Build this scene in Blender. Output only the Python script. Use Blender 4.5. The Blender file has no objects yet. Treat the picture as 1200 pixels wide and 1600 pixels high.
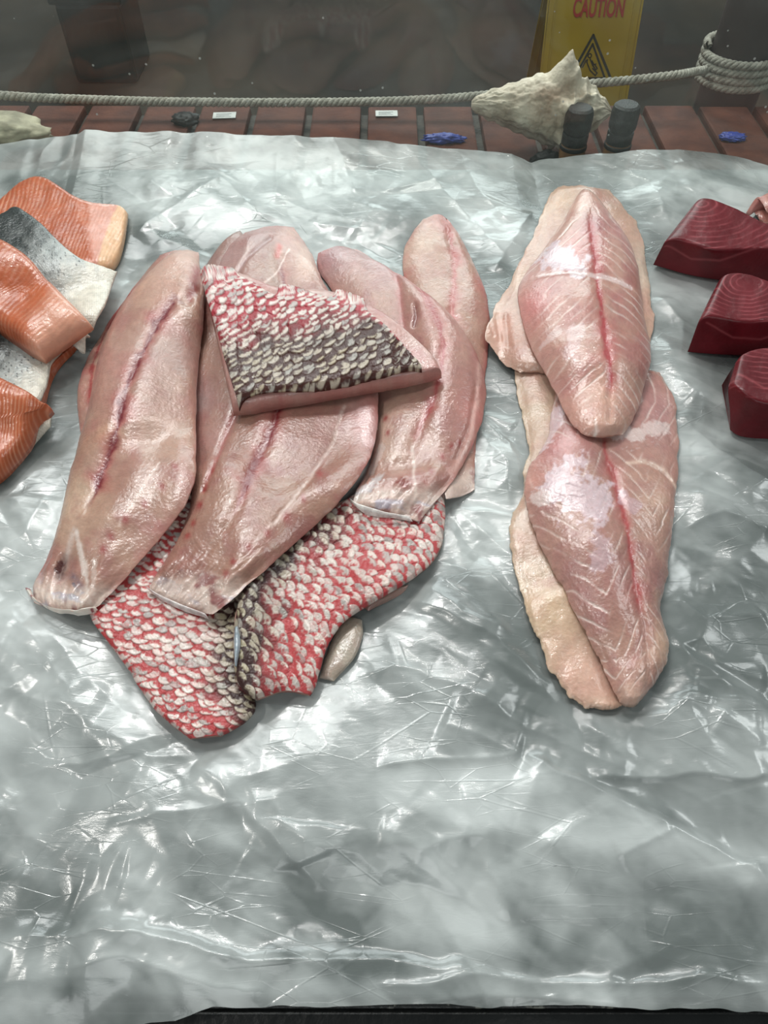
import bpy, bmesh, math, random
import numpy as np
from mathutils import Vector, Matrix

sc = bpy.context.scene
C = sc.collection
R_ = math.radians

# ------------------------------------------------------------------ camera
CZ = 0.95            # height of the counter top above the floor
HC = 0.42            # camera above the counter
PITCH = R_(52.0)     # looking down
FPX = 1155.0
cam_d = bpy.data.cameras.new('camera')
cam = bpy.data.objects.new('camera', cam_d)
C.objects.link(cam)
cam.location = (0, 0, CZ + HC)
cam.rotation_euler = (math.pi / 2 - PITCH, 0, 0)
cam_d.sensor_fit = 'VERTICAL'
cam_d.sensor_height = 36.0
cam_d.lens = FPX / 1600 * 36.0
cam_d.clip_start = 0.01
sc.camera = cam

# ------------------------------------------------------------------ view, world, lights
vs = sc.view_settings
vs.view_transform = 'Standard'
vs.look = 'None'
vs.gamma = 1.0
vs.use_curve_mapping = False
vs.exposure = -0.04

world = bpy.data.worlds.new('market_daylight')
sc.world = world
world.use_nodes = True
wn = world.node_tree
wn.nodes['Background'].inputs[0].default_value = (0.80, 0.93, 0.95, 1)
wn.nodes['Background'].inputs[1].default_value = 0.18


def area(name, loc, target, size, energy, col, size_y=None):
    l = bpy.data.lights.new(name, 'AREA')
    l.energy = energy
    l.color = col
    l.shape = 'RECTANGLE'
    l.size = size
    l.size_y = size_y or size
    o = bpy.data.objects.new(name, l)
    C.objects.link(o)
    o.location = loc
    d = Vector(target) - Vector(loc)
    o.rotation_euler = d.to_track_quat('-Z', 'Y').to_euler()
    return o


area('canopy_opening', (-0.8, 2.2, 3.3), (0, 0.5, CZ), 1.5, 31, (0.95, 1.0, 0.99), 0.9)
area('street_daylight', (0.3, 5.6, 3.1), (0, 0.6, CZ), 4.2, 125, (0.90, 0.99, 1.0), 1.5)
area('side_daylight', (2.1, 1.2, 2.8), (0.1, 0.5, CZ), 0.9, 16, (0.95, 1.0, 0.99), 0.6)
area('stall_lamp', (-1.3, 0.2, 2.7), (0, 0.5, CZ), 0.35, 9, (1.0, 0.97, 0.92), 0.2)
area('camera_side_fill', (-0.2, -2.2, 2.9), (0, 0.6, CZ), 2.4, 22, (0.96, 1.0, 0.99), 1.2)  # added fill from the camera side that lifts the film
area('glint_strip', (0.25, 1.75, 2.8), (0, 0.5, CZ), 0.9, 13, (1.0, 0.98, 0.95), 0.05)  # unseen strip light added for streaky glints on the fish
area('glint_spot', (-0.5, 1.35, 2.7), (0, 0.5, CZ), 0.10, 9, (1.0, 0.98, 0.95), 0.10)  # small unseen light added for more glints on the wet flesh


# ------------------------------------------------------------------ helpers: picture geometry
SP, CP = math.sin(PITCH), math.cos(PITCH)


def at(px, py, z=0.0):
    """point of the level z above the counter that lies behind a photo pixel -> world X, Y"""
    px = np.asarray(px, float)
    py = np.asarray(py, float)
    a = (px - 600) / FPX
    b = (800 - py) / FPX
    dy = CP + b * SP
    dz = -SP + b * CP
    t = (HC - z) / (-dz)
    return a * t, dy * t


def at_depth(px, py, Y):
    """point at distance Y in front of the camera -> X, Z(world)"""
    a = (px - 600) / FPX
    b = (800 - py) / FPX
    t = Y / (CP + b * SP)
    return a * t, CZ + HC + t * (-SP + b * CP)


def lin(h):
    h = h.lstrip('#')
    v = np.array([int(h[i:i + 2], 16) / 255 for i in (0, 2, 4)])
    return np.where(v <= 0.04045, v / 12.92, ((v + 0.055) / 1.055) ** 2.4)


def _hash(ix, iy, seed):
    n = (ix.astype(np.int64) * 374761393 + iy.astype(np.int64) * 668265263 + seed * 1274126177) & 0xffffffff
    n = ((n ^ (n >> 13)) * 1274126177) & 0xffffffff
    n = ((n ^ (n >> 16)) * 2246822519) & 0xffffffff
    return ((n ^ (n >> 15)) & 0xffffff) / float(0xffffff)


def vn(x, y, seed=0):
    """smooth value noise in -1..1"""
    xi = np.floor(x)
    yi = np.floor(y)
    fx = x - xi
    fy = y - yi
    u = fx * fx * fx * (fx * (fx * 6 - 15) + 10)
    v = fy * fy * fy * (fy * (fy * 6 - 15) + 10)
    a = _hash(xi, yi, seed)
    b = _hash(xi + 1, yi, seed)
    c = _hash(xi, yi + 1, seed)
    d = _hash(xi + 1, yi + 1, seed)
    return ((a * (1 - u) + b * u) * (1 - v) + (c * (1 - u) + d * u) * v) * 2 - 1


def fbm(x, y, seed=0, oct=4, gain=0.5):
    s = 0
    a = 1.0
    t = 0
    for i in range(oct):
        s = s + a * vn(x * 2 ** i + 17.3 * i, y * 2 ** i - 9.1 * i, seed + i * 13)
        t += a
        a *= gain
    return s / t


def ridged(x, y, seed=0):
    return 1 - 2.2 * np.abs(fbm(x, y, seed, 2, 0.3))


def sstep(a, b, x):
    t = np.clip((x - a) / (b - a), 0, 1)
    return t * t * (3 - 2 * t)


def pdist(X, Y, pts):
    """distance to a polyline, signed side and 0..1 position along it"""
    pts = np.asarray(pts, float)
    L = np.concatenate([[0], np.cumsum(np.hypot(*(pts[1:] - pts[:-1]).T))])
    best = np.full(X.shape, 1e9)
    side = np.zeros(X.shape)
    par = np.zeros(X.shape)
    for i in range(len(pts) - 1):
        ax, ay = pts[i]
        bx, by = pts[i + 1]
        dx, dy = bx - ax, by - ay
        l2 = dx * dx + dy * dy + 1e-12
        t = np.clip(((X - ax) * dx + (Y - ay) * dy) / l2, 0, 1)
        ex = X - ax - t * dx
        ey = Y - ay - t * dy
        d = np.hypot(ex, ey)
        m = d < best
        best = np.where(m, d, best)
        side = np.where(m, np.sign(dx * ey - dy * ex), side)
        par = np.where(m, (L[i] + t * math.sqrt(l2)) / L[-1], par)
    return best, side, par


def gsm(a, sigma, axis, odd=True):
    """gaussian smoothing along an axis, ends kept"""
    if sigma < 0.3:
        return a
    r = int(3 * sigma + 1)
    n = a.shape[axis]
    r = min(r, n - 1)
    k = np.exp(-0.5 * (np.arange(-r, r + 1) / sigma) ** 2)
    k /= k.sum()
    a = np.moveaxis(a, axis, 0)
    lo = a[1:r + 1][::-1]
    hi = a[-r - 1:-1][::-1]
    if odd:
        lo = 2 * a[:1] - lo
        hi = 2 * a[-1:] - hi
    p = np.concatenate([lo, a, hi], 0)
    out = sum(k[i] * p[i:i + n] for i in range(2 * r + 1))
    return np.moveaxis(out, 0, axis)


def loft(rows, nu, nv, su=0.30, sv=0.42, edge=0.6):
    """rows of control points -> smooth grid (nv, nu, d); returns grid, U, V"""
    A = np.array(rows, float)
    m, k, d = A.shape
    lv = np.concatenate([[0], np.cumsum(np.mean(np.linalg.norm(A[1:, :, :2] - A[:-1, :, :2], axis=2), axis=1))])
    lu = np.concatenate([[0], np.cumsum(np.mean(np.linalg.norm(A[:, 1:, :2] - A[:, :-1, :2], axis=2), axis=0))])
    lv /= lv[-1]
    lu /= lu[-1]
    V = np.linspace(0, 1, nv)
    G = np.empty((nv, k, d))
    for j in range(k):
        for q in range(d):
            G[:, j, q] = np.interp(V, lv, A[:, j, q])
    G = gsm(G, sv * nv / (m - 1), 0)
    t = np.linspace(0, 1, nu)
    Hh = np.empty((nv, nu, d))
    for i in range(k - 1):
        m_ = (t >= lu[i] - 1e-9) & (t <= lu[i + 1] + 1e-9)
        w = ((t[m_] - lu[i]) / (lu[i + 1] - lu[i]))[None, :, None]
        Hh[:, m_] = G[:, i:i + 1] * (1 - w) + G[:, i + 1:i + 2] * w
    if k > 2:
        Hh = gsm(Hh, su * nu / (k - 1), 1)
    U = t * (1 - edge) + edge * (0.5 - 0.5 * np.cos(math.pi * t))
    idx = U * (nu - 1)
    i0 = np.clip(np.floor(idx).astype(int), 0, nu - 2)
    w = (idx - i0)[None, :, None]
    Hh = Hh[:, i0] * (1 - w) + Hh[:, i0 + 1] * w
    UU, VV = np.meshgrid(U, V)
    return Hh, UU, VV


# ------------------------------------------------------------------ helpers: objects
def tag(o, label=None, cat=None, group=None, kind=None):
    if label:
        o['label'] = label
    if cat:
        o['category'] = cat
    if group:
        o['group'] = group
    if kind:
        o['kind'] = kind
    return o


def empty(name, loc, rz=0.0):
    o = bpy.data.objects.new(name, None)
    o.empty_display_size = 0.03
    o.location = loc
    o.rotation_euler = (0, 0, rz)
    C.objects.link(o)
    return o


def np_mesh(name, verts, faces, sizes, mat, parent=None, col=None, loc=None, smooth=True):
    """verts (n,3) world, faces flat index list, sizes per polygon"""
    loc = np.array(loc if loc is not None else (0, 0, 0), float)
    me = bpy.data.meshes.new(name)
    v = np.asarray(verts, float) - loc
    me.vertices.add(len(v))
    me.vertices.foreach_set('co', v.ravel())
    faces = np.asarray(faces, np.int32)
    sizes = np.asarray(sizes, np.int32)
    me.loops.add(len(faces))
    me.loops.foreach_set('vertex_index', faces)
    me.polygons.add(len(sizes))
    me.polygons.foreach_set('loop_start', np.concatenate([[0], np.cumsum(sizes)[:-1]]).astype(np.int32))
    me.polygons.foreach_set('loop_total', sizes)
    me.polygons.foreach_set('use_smooth', np.full(len(sizes), smooth))
    me.update(calc_edges=True)
    if col is not None:
        at_ = me.color_attributes.new('tissue', 'FLOAT_COLOR', 'POINT')
        at_.data.foreach_set('color', np.asarray(col, np.float32).ravel())
    me.materials.append(mat)
    o = bpy.data.objects.new(name, me)
    C.objects.link(o)
    if parent is not None:
        o.parent = parent
        o.location = Vector(loc) - parent.location if parent.type == 'EMPTY' else Vector(loc) - parent.matrix_basis.translation
    else:
        o.location = loc
    return o


def grid_faces(nv, nu, off=0, flip=False):
    i = np.arange((nv - 1) * nu).reshape(nv - 1, nu)[:, :-1]
    q = np.stack([i, i + 1, i + nu + 1, i + nu], -1).reshape(-1, 4)
    if flip:
        q = q[:, ::-1]
    return q + off


def bm_obj(name, bm, mat, parent=None, smooth=False, loc=None):
    me = bpy.data.meshes.new(name)
    if loc is not None:
        bmesh.ops.translate(bm, vec=-Vector(loc), verts=bm.verts)
    bmesh.ops.recalc_face_normals(bm, faces=bm.faces)
    bm.to_mesh(me)
    bm.free()
    if smooth:
        for p in me.polygons:
            p.use_smooth = True
    me.materials.append(mat)
    o = bpy.data.objects.new(name, me)
    C.objects.link(o)
    if parent is not None:
        o.parent = parent
        if loc is not None:
            o.location = Vector(loc) - parent.location
    elif loc is not None:
        o.location = loc
    return o


def add_box(bm, lo, hi, bevel=0.0):
    r = bmesh.ops.create_cube(bm, size=1.0)
    lo = Vector(lo)
    hi = Vector(hi)
    for v in r['verts']:
        v.co = Vector((lo[i] + (v.co[i] + 0.5) * (hi[i] - lo[i]) for i in range(3)))
    if bevel:
        es = list({e for v in r['verts'] for e in v.link_edges})
        bmesh.ops.bevel(bm, geom=es, offset=bevel, segments=2, affect='EDGES', profile=0.6)


# ------------------------------------------------------------------ helpers: materials
def nt(m):
    m.use_nodes = True
    n = m.node_tree
    return n, n.nodes['Principled BSDF'], n.nodes['Material Output']


def mat_plain(name, c1, c2=None, scale=20, rough=0.5, bump=0.2, bscale=None, detail=4, metallic=0.0, coat=0.0, spec=0.5, ramp=(0.35, 0.65)):
    m = bpy.data.materials.new(name)
    n, b, out = nt(m)
    tc = n.nodes.new('ShaderNodeTexCoord')
    nz = n.nodes.new('ShaderNodeTexNoise')
    nz.inputs['Scale'].default_value = scale
    nz.inputs['Detail'].default_value = detail
    n.links.new(tc.outputs['Object'], nz.inputs['Vector'])
    rp = n.nodes.new('ShaderNodeValToRGB')
    rp.color_ramp.elements[0].color = (*lin(c1), 1)
    rp.color_ramp.elements[1].color = (*lin(c2 or c1), 1)
    rp.color_ramp.elements[0].position = ramp[0]
    rp.color_ramp.elements[1].position = ramp[1]
    n.links.new(nz.outputs['Fac'], rp.inputs['Fac'])
    n.links.new(rp.outputs['Color'], b.inputs['Base Color'])
    b.inputs['Roughness'].default_value = rough
    b.inputs['Metallic'].default_value = metallic
    b.inputs['Coat Weight'].default_value = coat
    b.inputs['Specular IOR Level'].default_value = spec
    if bump:
        nb = n.nodes.new('ShaderNodeTexNoise')
        nb.inputs['Scale'].default_value = bscale or scale * 4
        nb.inputs['Detail'].default_value = 5
        n.links.new(tc.outputs['Object'], nb.inputs['Vector'])
        bp = n.nodes.new('ShaderNodeBump')
        bp.inputs['Strength'].default_value = bump
        bp.inputs['Distance'].default_value = 0.004
        n.links.new(nb.outputs['Fac'], bp.inputs['Height'])
        n.links.new(bp.outputs['Normal'], b.inputs['Normal'])
    return m


def mat_tissue(name, sss=0.25, coat=0.5, coat_rough=0.12, bump=0.25, bscale=420, bdist=0.0012, radius=(0.006, 0.0022, 0.0016), spec=0.5, vary=0.08, metallic=0.0):
    """wet animal tissue: pigment and gloss come from the mesh's tissue attribute, grain and wet relief from noise"""
    m = bpy.data.materials.new(name)
    n, b, out = nt(m)
    at_ = n.nodes.new('ShaderNodeAttribute')
    at_.attribute_name = 'tissue'
    tc = n.nodes.new('ShaderNodeTexCoord')
    nz = n.nodes.new('ShaderNodeTexNoise')
    nz.inputs['Scale'].default_value = 160
    nz.inputs['Detail'].default_value = 6
    n.links.new(tc.outputs['Object'], nz.inputs['Vector'])
    mr = n.nodes.new('ShaderNodeMapRange')
    mr.inputs['From Min'].default_value = 0.3
    mr.inputs['From Max'].default_value = 0.7
    mr.inputs['To Min'].default_value = 1 - vary
    mr.inputs['To Max'].default_value = 1 + vary
    n.links.new(nz.outputs['Fac'], mr.inputs['Value'])
    mx = n.nodes.new('ShaderNodeVectorMath')
    mx.operation = 'SCALE'
    n.links.new(at_.outputs['Color'], mx.inputs[0])
    n.links.new(mr.outputs['Result'], mx.inputs['Scale'])
    n.links.new(mx.outputs['Vector'], b.inputs['Base Color'])
    n.links.new(at_.outputs['Alpha'], b.inputs['Roughness'])
    b.inputs['Subsurface Weight'].default_value = sss
    b.inputs['Subsurface Radius'].default_value = radius
    b.inputs['Subsurface Scale'].default_value = 1.0
    b.inputs['Coat Weight'].default_value = coat
    b.inputs['Coat Roughness'].default_value = coat_rough
    b.inputs['Specular IOR Level'].default_value = spec
    b.inputs['Metallic'].default_value = metallic
    nb = n.nodes.new('ShaderNodeTexNoise')
    nb.inputs['Scale'].default_value = bscale
    nb.inputs['Detail'].default_value = 3
    n.links.new(tc.outputs['Object'], nb.inputs['Vector'])
    bp = n.nodes.new('ShaderNodeBump')
    bp.inputs['Strength'].default_value = bump
    bp.inputs['Distance'].default_value = bdist
    n.links.new(nb.outputs['Fac'], bp.inputs['Height'])
    n.links.new(bp.outputs['Normal'], b.inputs['Normal'])
    n.links.new(bp.outputs['Normal'], b.inputs['Coat Normal'])
    return m


M_FLESH = mat_tissue('wet_white_fish_flesh', sss=0.14, coat=0.46, coat_rough=0.11, bump=0.42, bscale=480, bdist=0.0008)
M_SCALE = mat_tissue('wet_scaled_fish_skin', sss=0.03, spec=0.3, coat=0.26, coat_rough=0.09, bump=0.35, bscale=500)
M_SILVER = mat_tissue('silver_salmon_skin', sss=0.03, spec=0.35, coat=0.3, coat_rough=0.2, bump=0.5, bscale=380, vary=0.15)
M_SALMON = mat_tissue('salmon_flesh', sss=0.14, spec=0.35, coat=0.35, coat_rough=0.13, bump=0.3, bscale=300, radius=(0.006, 0.002, 0.001))
M_TUNA = mat_tissue('tuna_flesh', sss=0.08, spec=0.3, coat=0.15, coat_rough=0.25, bump=0.2, bscale=350, radius=(0.004, 0.0008, 0.0008), vary=0.05)

# ------------------------------------------------------------------ relief map of whatever lies on the counter
GX0, GX1, GY0, GY1, GS = -0.72, 0.72, -0.02, 0.98, 0.001
NXg = int((GX1 - GX0) / GS) + 1
NYg = int((GY1 - GY0) / GS) + 1
RELIEF = np.zeros((NYg, NXg))


def fblur(a, s):
    """gaussian blur of the relief map by FFT, s in cells"""
    p = int(4 * s)
    b = np.pad(a, p, mode='edge')
    fy = np.fft.fftfreq(b.shape[0])[:, None]
    fx = np.fft.rfftfreq(b.shape[1])[None, :]
    g = np.exp(-2 * (math.pi * s) ** 2 * (fx * fx + fy * fy))
    o = np.fft.irfft2(np.fft.rfft2(b) * g, s=b.shape)
    return o[p:-p, p:-p]


def dil(a, r):
    """square dilation"""
    for ax in (0, 1):
        n = 1
        while n <= r:
            s = min(n, r)
            o = a.copy()
            sl = [slice(None)] * 2
            sr = [slice(None)] * 2
            sl[ax] = slice(s, None)
            sr[ax] = slice(None, -s)
            o[tuple(sr)] = np.maximum(o[tuple(sr)], a[tuple(sl)])
            o[tuple(sl)] = np.maximum(o[tuple(sl)], a[tuple(sr)])
            a = o
            n *= 2
    return a


def rsample(g, X, Y):
    fx = np.clip((X - GX0) / GS, 0, NXg - 1.001)
    fy = np.clip((Y - GY0) / GS, 0, NYg - 1.001)
    ix = fx.astype(int)
    iy = fy.astype(int)
    u = fx - ix
    v = fy - iy
    return (g[iy, ix] * (1 - u) + g[iy, ix + 1] * u) * (1 - v) + (g[iy + 1, ix] * (1 - u) + g[iy + 1, ix + 1] * u) * v


def rsplat(X, Y, Z):
    global RELIEF
    ok = (X > GX0) & (X < GX1) & (Y > GY0) & (Y < GY1)
    ix = np.round((X[ok] - GX0) / GS).astype(int)
    iy = np.round((Y[ok] - GY0) / GS).astype(int)
    t = np.full(RELIEF.shape, -1.0)
    np.maximum.at(t, (iy, ix), Z[ok])
    t = np.where(t > 0, t, dil(t, 1))
    RELIEF = np.maximum(RELIEF, t)


PIECES_PX = []     # outlines of everything that lies on the film (for the flattened film below)


# ------------------------------------------------------------------ fish pieces
class Ctx:
    pass


def prof(x, y):
    return lambda v: np.interp(v, x, y)


def lay(name, rows, thick, colour, mat, relief=None, a=2.3, b=1.28, ve=(0.0, 0.0), vb=1.6, lift=0.5, res=1.35,
        ragged=2.0, seed=1, parent=None, drape=(7, 6), floor=None, su=0.30, sv=0.42, gap=0.0011):
    """a slab of tissue lofted through photo outlines, draped over what lies below it"""
    A = np.array(rows, float)
    wid = np.mean(np.linalg.norm(A[:, 1:] - A[:, :-1], axis=2).sum(1))
    wid = max(wid, np.max(np.linalg.norm(A[:, 1:] - A[:, :-1], axis=2).sum(1)) * 0.8)
    hei = np.mean(np.linalg.norm(A[1:] - A[:-1], axis=2).sum(0))
    nu = max(12, int(wid / res / 4)) * 4 + 1
    nv = max(12, int(hei / res / 4)) * 4 + 1
    G, U, V = loft(rows, nu, nv, su, sv)
    PX, PY = G[..., 0], G[..., 1]
    # ragged outline
    eu = np.exp(-np.minimum(U, 1 - U) / 0.05) + np.exp(-np.minimum(V, 1 - V) / 0.04)
    PX = PX + ragged * eu * fbm(PX / 26, PY / 26, seed + 50, 5, 0.5)
    PY = PY + ragged * eu * fbm(PX / 26 + 40, PY / 26, seed + 60, 5, 0.5)
    th = thick(V) if callable(thick) else np.full_like(V, thick)
    e = np.clip(1 - np.abs(2 * U - 1) ** a, 0, 1) ** (1 / b)
    if ve[0] > 0:
        e = e * np.clip(1 - (1 - np.clip(V / ve[0], 0, 1)) ** vb, 0, 1) ** (1 / vb)
    if ve[1] > 0:
        e = e * np.clip(1 - (1 - np.clip((1 - V) / ve[1], 0, 1)) ** vb, 0, 1) ** (1 / vb)
    T = th * e
    base = fblur(dil(RELIEF, drape[0]), drape[1])
    base = np.maximum(base, RELIEF)
    zb = np.full(PX.shape, 0.01)
    for _ in range(4):
        X, Y = at(PX, PY, zb + lift * th)
        zb = rsample(base, X, Y) + gap
    ctx = Ctx()
    ctx.U, ctx.V, ctx.PX, ctx.PY, ctx.X, ctx.Y, ctx.T, ctx.th, ctx.e = U, V, PX, PY, X, Y, T, th, e
    dz = relief(ctx) if relief else 0
    fade = np.clip(e * 3, 0, 1)
    Z = zb + T + dz * fade
    ctx.Z = Z
    rgb, rough = colour(ctx)
    col = np.concatenate([np.clip(rgb, 0, 1), (rough + np.zeros_like(U))[..., None]], -1).reshape(-1, 4)
    top = np.stack([X, Y, Z + CZ], -1).reshape(-1, 3)
    # underside: every fourth vertex, sharing the outline
    iu = np.arange(0, nu, 4)
    iv = np.arange(0, nv, 4)
    bx = X[np.ix_(iv, iu)]
    by = Y[np.ix_(iv, iu)]
    bz = zb[np.ix_(iv, iu)] + CZ - 0.0002
    ids = np.full((len(iv), len(iu)), -1)
    ids[0, :] = iu
    ids[-1, :] = (nv - 1) * nu + iu
    ids[:, 0] = iv * nu
    ids[:, -1] = iv * nu + nu - 1
    inner = ids < 0
    ids[inner] = len(top) + np.arange(inner.sum())
    bot = np.stack([bx, by, bz], -1)[inner]
    bcol = np.repeat(col.reshape(nv, nu, 4)[np.ix_(iv, iu)][inner][:, None], 1, 1)[:, 0]
    verts = np.concatenate([top, bot])
    cols = np.concatenate([col, bcol])
    q = grid_faces(nv, nu, flip=True)
    faces = [q.ravel()]
    sizes = [np.full(len(q), 4)]
    mi, mj = len(iv) - 1, len(iu) - 1
    fl = []
    fs = []
    for i in range(mi):
        for j in range(mj):
            p = [ids[i, j]]
            if i == 0:
                p += list(range(iu[j] + 1, iu[j + 1]))
            p.append(ids[i, j + 1])
            if j == mj - 1:
                p += [r * nu + nu - 1 for r in range(iv[i] + 1, iv[i + 1])]
            p.append(ids[i + 1, j + 1])
            if i == mi - 1:
                p += [(nv - 1) * nu + c for c in range(iu[j + 1] - 1, iu[j], -1)]
            p.append(ids[i + 1, j])
            if j == 0:
                p += [r * nu for r in range(iv[i + 1] - 1, iv[i], -1)]
            fl += p
            fs.append(len(p))
    # rows run down the picture (towards the viewer) and columns to the right: the quads above face up when flipped
    a_ = top[0], top[nu - 1], top[(nv - 1) * nu]
    cr = np.cross(top[nu // 2 + 1 + nu * (nv // 2)] - top[nu // 2 + nu * (nv // 2)], top[nu // 2 + nu * (nv // 2 + 1)] - top[nu // 2 + nu * (nv // 2)])
    faces.append(np.array(fl))
    sizes.append(np.array(fs))
    if cr[2] > 0:      # orientation the other way round
        faces[0] = grid_faces(nv, nu, flip=False).ravel()
        rev = []
        s0 = 0
        for s in fs:
            rev += fl[s0:s0 + s][::-1]
            s0 += s
        faces[1] = np.array(rev)
    loc = (float(X.mean()), float(Y.mean()), float(zb.min() + CZ))
    if parent is not None:
        loc = tuple(parent.location)
    o = np_mesh(name, verts, np.concatenate(faces), np.concatenate(sizes), mat, parent, cols, loc)
    rsplat(X, Y, Z)
    return o, ctx


def mixc(a, b, t):
    return a * (1 - t[..., None]) + b * t[..., None]


def flesh_col(blood=None, bw=7, bcol='#8c2f35', base='#cfa79b', pale='#d9bfae', pink='#c88f8b', dots=(), dotr=7, seams=(), edge='#c98a86', seed=3,
              rough=0.36, lines=None, patches=(), blood_fade=(0.0, 1.0), edge_amt=0.5, tail=None, tints=(), tone=(0.71, 0.625, 0.595)):
    """pigment of a skinned-out fillet: blood line, pin-bone spots, sinew, blush towards the edges"""
    B, Pl, Pk, Bl, Ed = lin(base), lin(pale), lin(pink), lin(bcol), lin(edge)

    def f(c):
        n1 = fbm(c.PX / 60, c.PY / 60, seed, 4)
        n2 = fbm(c.PX / 24, c.PY / 24, seed + 5, 4)
        n3 = fbm(c.PX / 5, c.PY / 5, seed + 9, 3)
        col = mixc(B + 0 * c.U[..., None], Pl, np.clip(0.45 + 1.3 * n1, 0, 1))
        col = mixc(col, Pk, np.clip(1.2 * n2 + 0.5 * fbm(c.PX / 90 + 9, c.PY / 90, seed + 6, 3) + 0.2, 0, 1) * 0.85)
        col = col * np.array(tone)
        for (tx, ty, tr, tc, ta) in tints:
            d = np.hypot(c.PX - tx, c.PY - ty) + 0.4 * tr * n2
            col = mixc(col, lin(tc), ta * np.exp(-(d / tr) ** 2))
        # streaks of muscle fibre
        if blood is not None:
            d, sd, par = pdist(c.PX, c.PY, blood)
            ang = fbm(d / 5.0, (par * 220 + d * 0.35) / 7.0, seed + 20, 3)
        else:
            ang = fbm(c.U * 30, c.V * 12, seed + 20, 3)
        col = col * (1 + 0.06 * ang[..., None] + 0.04 * n3[..., None])
        ed = np.exp(-np.minimum(np.minimum(c.U, 1 - c.U) / 0.045, np.minimum(c.V, 1 - c.V) / 0.03))
        col = mixc(col, Ed, np.clip(ed * edge_amt * (0.7 + 0.8 * n2), 0, 1))
        if lines is not None:
            L = lines(c)
            col = mixc(col, lin('#eedcd2'), np.clip(L, 0, 1) * 0.8)
        if blood is not None:
            env = sstep(blood_fade[0] - 0.02, blood_fade[0] + 0.1, par) * (1 - sstep(blood_fade[1] - 0.12, blood_fade[1] + 0.02, par))
            j = 0.5 * bw * fbm(par * 30, d * 0, seed + 31, 3)
            w = bw * (0.75 + 0.55 * vn(par * 17, par * 0, seed + 33))
            hz = np.exp(-((d + j * sd) / (2.6 * w)) ** 2) * env
            col = mixc(col, lin('#b0605c'), np.clip(hz * (0.55 + 0.5 * n2), 0, 1))
            core = np.exp(-((d * 1.0 + j * sd) / (0.95 * w)) ** 2) * env
            col = mixc(col, Bl, np.clip(core * (1.15 + 0.6 * n3), 0, 1))
            thread = np.exp(-((d * sd - 0.2 * w + j) / (0.16 * w)) ** 2) * env * sstep(-0.1, 0.35, vn(par * 26, par * 0, seed + 35))
            col = mixc(col, lin('#e4c2b8'), np.clip(thread * 0.3, 0, 1))
        for sm in seams:
            pts, w, cc, am = sm
            d2, s2, p2 = pdist(c.PX + 2.5 * n2 * 2, c.PY + 2.5 * n1, pts)
            col = mixc(col, lin(cc), am * np.exp(-(d2 / w) ** 2) * np.clip(1.1 + n3, 0, 1))
        for i, (dx, dy) in enumerate(dots):
            d3 = np.hypot((c.PX - dx) * 1.1 + 2 * n3, (c.PY - dy) * 0.9 + 2 * n2)
            col = mixc(col, lin('#93403c'), 0.9 * np.exp(-(d3 / dotr) ** 2))
        rg = rough + 0.08 * n2 + 0 * c.U
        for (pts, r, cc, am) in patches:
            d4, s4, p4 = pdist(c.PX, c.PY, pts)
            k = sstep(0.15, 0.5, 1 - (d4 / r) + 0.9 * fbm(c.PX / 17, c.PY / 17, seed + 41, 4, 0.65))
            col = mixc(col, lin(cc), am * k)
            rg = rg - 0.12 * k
        if tail is not None:
            k = sstep(tail, tail + 0.05, c.V + 0.03 * n2)
            tc = mixc(lin('#d8c4b8') + 0 * c.U[..., None], lin('#8b5a58'), sstep(0.1, 0.5, n2))
            tc = mixc(tc, lin('#b9b9c4'), sstep(0.2, 0.6, fbm(c.PX / 30, c.PY / 18, seed + 77, 3)))
            col = mixc(col, tc, k * 0.75)
        return col, np.clip(rg, 0.16, 0.7)
    return f


def flesh_relief(blood=None, groove=0.0022, gw=9, lumps=0.0012, seed=3, chev=None, seams=(), tailfold=None, fibre=0.00013):
    def f(c):
        z = lumps * fbm(c.PX / 60, c.PY / 60, seed + 3, 2) + 0.10 * lumps * fbm(c.PX / 16, c.PY / 16, seed + 4, 3)
        if blood is not None:
            d, sd, par = pdist(c.PX, c.PY, blood)
            jit = 0.35 * gw * vn(par * 25, par * 0, seed + 8)
            z = z - groove * np.exp(-((d + jit * sd) / gw) ** 2)
            z = z + 0.12 * groove * np.exp(-((d * sd - 0.1 * gw + jit) / (0.22 * gw)) ** 2) * (0.5 + 0.9 * vn(par * 33, par * 0, seed + 9))
            z = z + fibre * fbm(d / 4.0, (par * 260 + d * 0.5) / 4.0, seed + 10, 3)
        z = z + fibre * 0.8 * fbm(c.PX / 3.2, c.PY / 3.2, seed + 11, 2)
        if chev is not None:
            z = z - 0.0006 * np.clip(chev(c), 0, 1)
        for (pts, w, dep) in seams:
            d2, s2, p2 = pdist(c.PX, c.PY, pts)
            z = z - dep * np.exp(-(d2 / w) ** 2)
        if tailfold is not None:
            k = sstep(tailfold - 0.12, tailfold + 0.03, c.V)
            z = z + k * 0.0042 * fbm(c.U * 5.5 + 0.6 * c.V, c.V * 9, seed + 70, 3)
        return z
    return f


def chevrons(blood, spacing=15, slope=0.85, bend=0.004, seed=4, width=0.16, phase=0.0, vertex=999.0, back=0.0):
    """thin pale lines between the muscle blocks, bent back from the blood line"""
    def f(c):
        d, sd, par = pdist(c.PX, c.PY, blood)
        pts = np.asarray(blood, float)
        Ln = np.hypot(*(pts[1:] - pts[:-1]).T).sum()
        s = par * Ln - slope * np.minimum(d, vertex) + back * np.maximum(d - vertex, 0) + bend * d * d + 5 * fbm(c.PX / 35, c.PY / 35, seed, 2) + phase
        ph = s / spacing - np.floor(s / spacing)
        ln = np.exp(-((ph - 0.5) / width) ** 2)
        amp = 0.35 + 0.65 * vn(c.PX / 26, c.PY / 26, seed + 2)
        return ln * np.clip(amp, 0, 1) * sstep(2, 7, d) * (1 - 0.4 * sstep(60, 110, d))
    return f


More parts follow.
